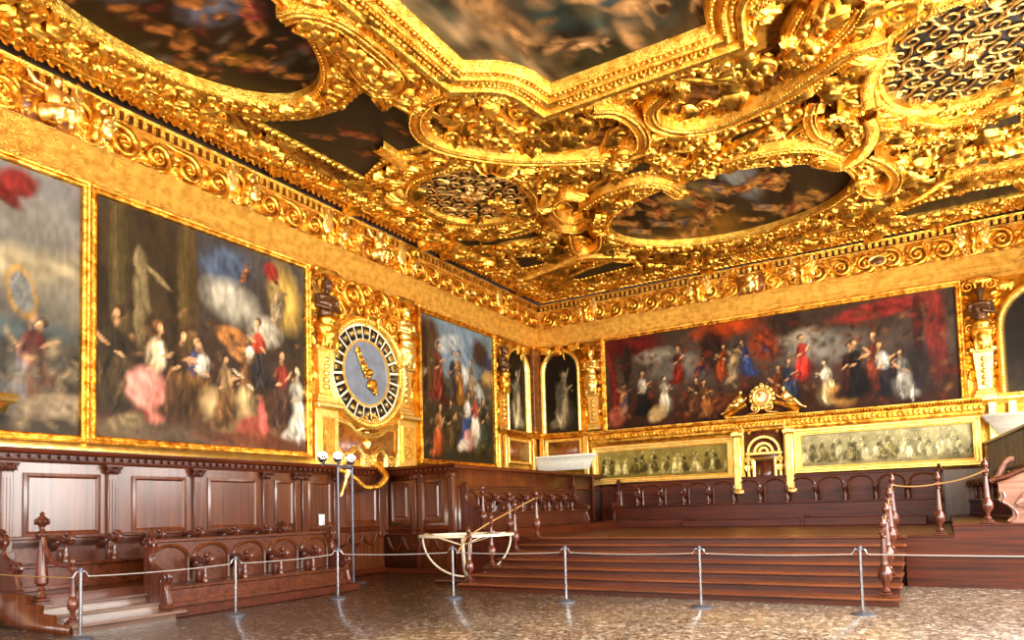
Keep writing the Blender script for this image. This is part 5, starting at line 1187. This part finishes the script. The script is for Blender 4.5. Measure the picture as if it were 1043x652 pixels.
M['gold_dark'] = gold('brown_openwork_gilding', (.80, .48, .14, 1), (.45, .24, .06, 1), .42, .3, 20)  # brown-gold for the grille openwork
grille(GR1, 'dark openwork grille in carved gilded surround, left part of the ceiling', 3)
grille(GR2, 'dark openwork grille in carved gilded surround, right part of the ceiling', 4)

# --- great gilded straps and scrolls
def strap(P, w, label, h=.34, orn='leaf', ends='', close=False, k=5):
    P = smooth_path(P, close, k); t = cthing('gilded_scroll', label, 'carving', P); m = MB(); a = w/2
    mould(m, P, [(-a, .04), (-a, h*.8), (-a*.9, h), (-a*.72, h), (-a*.62, h-.05), (-a*.2, h+.0), (a*.2, h+.0), (a*.62, h-.05), (a*.72, h), (a*.9, h), (a, h*.8), (a, .04)], close)
    if orn == 'leaf':
        for x, y, an in along(P, w*.95, close): put(m, TL, x, y, an, w*.7, h-.05, hs=.7)
        beads(m, P, .07, -a*.8, h, .018, close); beads(m, P, .07, a*.8, h, .018, close)
    elif orn == 'bead': beads(m, P, w*.45, 0, h, w*.11, close)
    elif orn == 'rib':
        for x, y, an in along(P, w*.22, close): put(m, (TB[0]*np.array((.5, 3.2, .8)), TB[1]), x, y, an, w*.24, h)
    elif orn == 'fruit': foliage(m, P, w*.8, 0, h-.06, w*.35, w*.9, close, .6)
    for e in ends:
        i = 0 if e in 'ab' else -1; d = P[1]-P[0] if i == 0 else P[-1]-P[-2]; an = math.atan2(d[1], d[0])+(PI if i == 0 else 0)
        put(m, TV, P[i][0], P[i][1], an, w*1.5, h*.7, flip=e in 'bd', hs=1.6)
    cbuild(m, 'carving', 'gold' if orn == 'fruit' else 'gold_smooth', t); return t
strap([(-7.31, 10.09), (-7.71, 10.09), (-8.1, 10.29), (-8.42, 10.68), (-8.54, 11.22), (-8.3, 11.9), (-7.55, 12.8), (-6.59, 13.46), (-5.85, 13.86)], .26, 'long scrolled strap hugging the lower left notch of the central frame', .40, 'leaf', 'd')
strap([(-5.26, 12.03), (-4.92, 12.25), (-4.75, 12.77), (-4.79, 13.39), (-5.03, 13.87), (-5.4, 13.91)], .30, 'short hooked strap hanging from the central frame above the large oval', .44, 'leaf', 'c')
strap([(-3.98, 12.31), (-4.34, 12.61), (-4.43, 13.15), (-4.16, 13.63), (-3.57, 13.9), (-2.86, 13.79), (-2.09, 13.54), (-1.48, 13.18), (-0.94, 12.84), (-0.41, 12.81)], .30, 'long diagonal strap rising right towards the right ceiling grille', .42, 'leaf')
strap([(-1.43, 11.24), (-1.66, 11.65), (-1.83, 12.1), (-1.8, 12.61)], .18, 'curved strap at top edge right of the central frame, inner one', .42, 'bead')
strap([(-0.72, 11.7), (-0.92, 12.09), (-1.32, 12.5), (-1.73, 12.78)], .2, 'curved strap at top edge right of the central frame, outer one', .40, 'leaf')
strap([(-1.19, 11.5), (-1.36, 11.74), (-1.5, 12.09), (-1.51, 12.56)], .42, 'shell and fruit cluster at the top edge between two curved straps', .42, 'fruit')
strap([(-7.31, 15.88), (-6.73, 15.54), (-6.11, 15.4), (-5.58, 15.47), (-5.17, 15.86), (-5.03, 16.52)], .28, 'arched strap over the left top of the large oval', .40, 'bead', 'd')
strap([(-3.74, 15.6), (-2.93, 15.53), (-2.01, 15.91), (-1.5, 16.76)], .28, 'arched strap over the right top of the large oval', .40, 'bead')
strap([(-0.41, 12.98), (-0.59, 13.48), (-0.79, 14.19), (-0.82, 14.84)], .26, 'ribbed strap at the left side of the right ceiling grille', .40, 'rib')
strap([(-0.85, 15.18), (-0.82, 15.7), (-0.92, 16.27), (-1.21, 16.85), (-1.59, 17.06), (-1.91, 16.58)], .28, 'ribbed hook strap below left corner of the right ceiling grille', .46, 'rib', 'c')
strap([(-1.01, 16.89), (-0.71, 17.5), (-0.55, 18.26), (-0.67, 19.01), (-1.06, 19.12), (-1.3, 18.45)], .30, 'scroll curling round at the right end of the large oval', .46, 'leaf', 'd')
strap([(-0.95, 15.36), (-0.69, 15.79), (-0.38, 16), (-0.09, 15.94), (0.34, 16.4), (0.79, 16.48), (1.19, 16.3), (1.68, 16.09)], .16, 'beaded moulding strap along the lower rim of the right grille', .40, 'bead')
strap([(-0.61, 16.86), (-0.16, 17.11), (0.34, 17.11), (0.81, 17.2), (1.08, 16.85), (1.39, 16.51)], .20, 'slim leafy strap below the right ceiling grille', .34, 'fruit')
strap([(-0.47, 17.35), (-0.35, 18.07), (0.18, 18.48), (0.84, 18.39), (1.37, 18.34), (1.84, 18.18)], .46, 'long leafy strap at right edge of view below the right grille', .36, 'fruit')
strap([(-0.94, 20.56), (-0.16, 20.26), (0.49, 19.44), (1.26, 19.44), (1.95, 19.58)], .24, 'ribbed fan strap at right edge of view above the back cornice', .34, 'rib')
strap([(-8.15, 7.13), (-7.88, 7.19), (-7.63, 7.42), (-7.49, 7.77), (-7.46, 8.28), (-7.49, 8.91), (-7.63, 9.33), (-8.07, 9.48), (-8.19, 9.1), (-8.08, 8.64), (-7.9, 8.39)], .24, 'looped strap between the left oval and the central frame', .42, 'plain')
strap([(-8.02, 7.32), (-7.9, 7.76), (-7.89, 8.28), (-7.84, 8.86), (-7.9, 9.28)], .44, 'bunch of carved fruit in the loop between left oval and central frame', .40, 'fruit')
strap([(-8.27, 9.24), (-8.21, 9.61), (-7.97, 9.87), (-7.9, 10.15)], .34, 'small shell scroll joining the looped strap to the notch strap', .36, 'fruit', 'd')
strap([(-7.61, 10.9), (-7.22, 10.99), (-7.01, 11.54), (-6.99, 12.18), (-7.45, 12.05), (-7.69, 11.52)], .40, 'oval bunch of fruit in the lower left notch of the central frame', .36, 'fruit')
strap([(-8.18, 15.55), (-8.26, 16.46), (-7.89, 16.87), (-7.25, 16.27)], .18, 'smooth horn shaped scroll between the left grille and large oval', .50, 'plain')
strap([(-8.26, 17.01), (-8.67, 18.1), (-8.48, 18.61), (-8.01, 18.39), (-7.67, 17.76)], .20, 'tight volute at the left end of the large oval', .46, 'bead', 'd')
strap([(-7.47, 16.33), (-7.89, 16.41), (-8.03, 15.8), (-7.81, 15.26), (-7.37, 15.04), (-7.07, 15.38)], .18, 'eye shaped scroll left of the large oval', .42, 'bead', 'c')
strap([(-10.98, 17.22), (-10.22, 17.19), (-9.43, 17.38), (-8.45, 17.04)], .34, 'leafy spray below the left ceiling grille', .34, 'fruit')
strap([(-11.28, 19.79), (-10.16, 19.45), (-8.83, 19.34), (-7.79, 20.07)], .30, 'shell backed leafy strap beside the back cornice near the far corner', .34, 'rib', 'd')
strap([(-11.44, 14.48), (-11.59, 15.52), (-11.59, 16.69), (-11.52, 17.83)], .46, 'tube of carved fruit ending in a volute beside the left cornice', .38, 'fruit', 'd')
strap([(-7.43, 13.8), (-6.72, 13.95), (-6.1, 14.15), (-5.81, 14.46)], .34, 'leaf and bead strap under the long notch strap', .30, 'fruit')
strap([(-4.64, 15.82), (-3.62, 15.32), (-2.51, 14.83), (-1.86, 14.42)], .36, 'leafy strap rising right between the diagonal strap and large oval', .32, 'fruit')
strap([(-4.68, 13.82), (-4.23, 13.85), (-3.93, 14.33), (-4.05, 15.03), (-4.5, 15.35), (-4.87, 14.99), (-4.94, 14.42)], .34, 'round cartouche of carved lumps under the hooked strap', .38, 'fruit', '', True)
strap([(-1.71, 14.13), (-1.87, 14.74), (-1.83, 15.47), (-1.56, 16.02)], .26, 'curved cartouche strap left of the right ceiling grille', .38, 'leaf', 'd')
strap([(-1.48, 14.76), (-1.21, 15.18), (-1.1, 15.78), (-1.28, 16.21)], .30, 'wide leaf scroll left of the right ceiling grille', .42, 'fruit', 'c')
strap([(-9.11, 14.43), (-8.91, 15.77), (-8.89, 17.07)], .3, 'fruit swag at lower right rim of the left ceiling grille', .3, 'fruit')
strap([(-9.64, 10.95), (-9.66, 11.43), (-9.82, 12.11), (-10.56, 12.48)], .3, 'shell swag at the left rim of the left ceiling grille', .3, 'rib')

# --- garlands along the cornice, and loose acanthus filling
def border(P, w, label):
    t = cthing('ceiling_garland', label, 'carving', P); m = MB(); a = w/2
    mould(m, P, [(-a, .02), (-a, .24), (-a*.85, .28), (-a*.7, .22), (-a*.4, .27), (0, .30), (a*.4, .27), (a*.7, .22), (a*.85, .28), (a, .24), (a, .02)])
    foliage(m, P, w*.55, 0, .26, .12, .28, False, .5); beads(m, P, .1, -a*.8, .28, .03); beads(m, P, .1, a*.8, .28, .03)
    cbuild(m, 'carving', 'gold', t)
border(np.column_stack([np.full(60, -11.72), np.linspace(2, 22.0, 60)]), .62, 'long gilded fruit garland along the left edge of the ceiling')
border(np.column_stack([np.linspace(-11.4, 3.7, 60), np.full(60, 22.0)]), .62, 'long gilded fruit garland along the back edge of the ceiling')
holes = [C0*1.0, OV1, OV3, OV1b, GR1, GR2]
big = [np.array(CC)+(C0-np.array(CC))*1.22]+[p.mean(0)+(p-p.mean(0))*1.25 for p in (OV1, OV3, OV1b)]+[p.mean(0)+(p-p.mean(0))*1.05 for p in (GR1, GR2)]
DARKB = [P.mean(0)+(P-P.mean(0))*1.22 for P in DARK]
m = MB(); n = 0
for k in range(2900):
    x, y = random.uniform(-12.0, 3.7), random.uniform(3, 22.7)
    if any(inside(P, x, y) for P in big) or any(inside(P, x, y) for P in DARKB): continue
    u = random.random(); s = random.uniform(.34, .72); h = .12
    if u < .50: put(m, TL, x, y, random.uniform(0, 6.3), s, h, hs=1.5)
    elif u < .86: put(m, TV, x, y, random.uniform(0, 6.3), s*.85, h, flip=u < .68, hs=1.4)
    elif u < .94: put(m, TR, x, y, 0, s*.35, h+.02, hs=1.4)
    else: put(m, TS, x, y, random.uniform(0, 6.3), s*.8, h, hs=1.2)
    n += 1
o = m.build('ceiling_acanthus', 'gold', remap='ceil', loc=(0, 0, CZ)); tag(o, 'dense carved acanthus leaves and scrolls filling the ceiling between the frames', 'carving', kind='stuff')

# ================================================================== LIGHT AND CAMERA
def area_light(name, loc, rot, sx, sy, e, col):
    l = bpy.data.lights.new(name, 'AREA'); l.shape = 'RECTANGLE'; l.size = sx; l.size_y = sy; l.energy = e; l.color = col
    o = bpy.data.objects.new(name, l); COL.objects.link(o); o.location = loc; o.rotation_euler = rot; return o
for i, (c, h) in enumerate(WIN):      # daylight entering by the windows of the right wall
    area_light('window_and_added_light', (RW+.05, c, sum(WZ)/2), (0, PI/2, 0), WZ[1]-WZ[0], 2*h, 1900, (1.0, .97, .92))
for x in (-10.5, -6.5, -2.2):  # unseen lights added along the front wall, which has no windows
    area_light('window_and_added_light', (x, FW+.03, 4.2), (PI/2, 0, 0), 2.4, 4.8, 700, (.95, .97, 1.0))
# the lamp stand's uplight, then unseen ones added to brighten the ceiling
for x, y, z, e in ((-10.9, 11.2, 2.85, 500), (3.2, 10.0, 2.85, 450), (-9.3, -1.0, 2.85, 400), (.5, -1.5, 2.85, 400)):
    l = bpy.data.lights.new('uplight', 'SPOT'); l.energy = e*.3; l.spot_size = R(150); l.spot_blend = .8; l.shadow_soft_size = .25; l.color = (1, .86, .62)
    o = bpy.data.objects.new('uplight', l); COL.objects.link(o); o.location = (x, y, z); o.rotation_euler = (PI, 0, 0)
w = bpy.data.worlds.new('world'); SC.world = w; w.use_nodes = True
w.node_tree.nodes['Background'].inputs[0].default_value = (.8, .9, 1, 1); w.node_tree.nodes['Background'].inputs[1].default_value = 1.0

cam = bpy.data.cameras.new('camera'); co = bpy.data.objects.new('camera', cam); COL.objects.link(co)
yaw, pitch, roll = .5427851, .056549, -.0265812
r0 = Vector((math.cos(yaw), math.sin(yaw), 0)); f0 = Vector((-math.sin(yaw), math.cos(yaw), 0)); u0 = Vector((0, 0, 1))
f1 = math.cos(pitch)*f0+math.sin(pitch)*u0; u1 = -math.sin(pitch)*f0+math.cos(pitch)*u0
r2 = math.cos(roll)*r0+math.sin(roll)*u1; u2 = -math.sin(roll)*r0+math.cos(roll)*u1
mt = Matrix((r2, u2, -f1)).transposed().to_4x4(); mt.translation = (0, 0, 1.5); co.matrix_world = mt
cam.sensor_width = 36; cam.sensor_fit = 'HORIZONTAL'; cam.lens = 725.97*36/1043
cam.shift_x = -.0002; cam.shift_y = (479.87-326)/1043
cam.clip_end = 200
SC.camera = co
vs = SC.view_settings; vs.view_transform = 'Standard'; vs.look = 'None'; vs.gamma = 1; vs.use_curve_mapping = False; vs.exposure = -.5
SC.display_settings.display_device = 'sRGB'
SC.cycles.max_bounces = 8; SC.cycles.glossy_bounces = 6; SC.cycles.diffuse_bounces = 4
SC.cycles.caustics_reflective = True; SC.cycles.blur_glossy = .5; SC.cycles.sample_clamp_indirect = 6
try: SC.cycles.use_denoising = True; SC.cycles.denoiser = 'OPENIMAGEDENOISE'
except Exception: pass
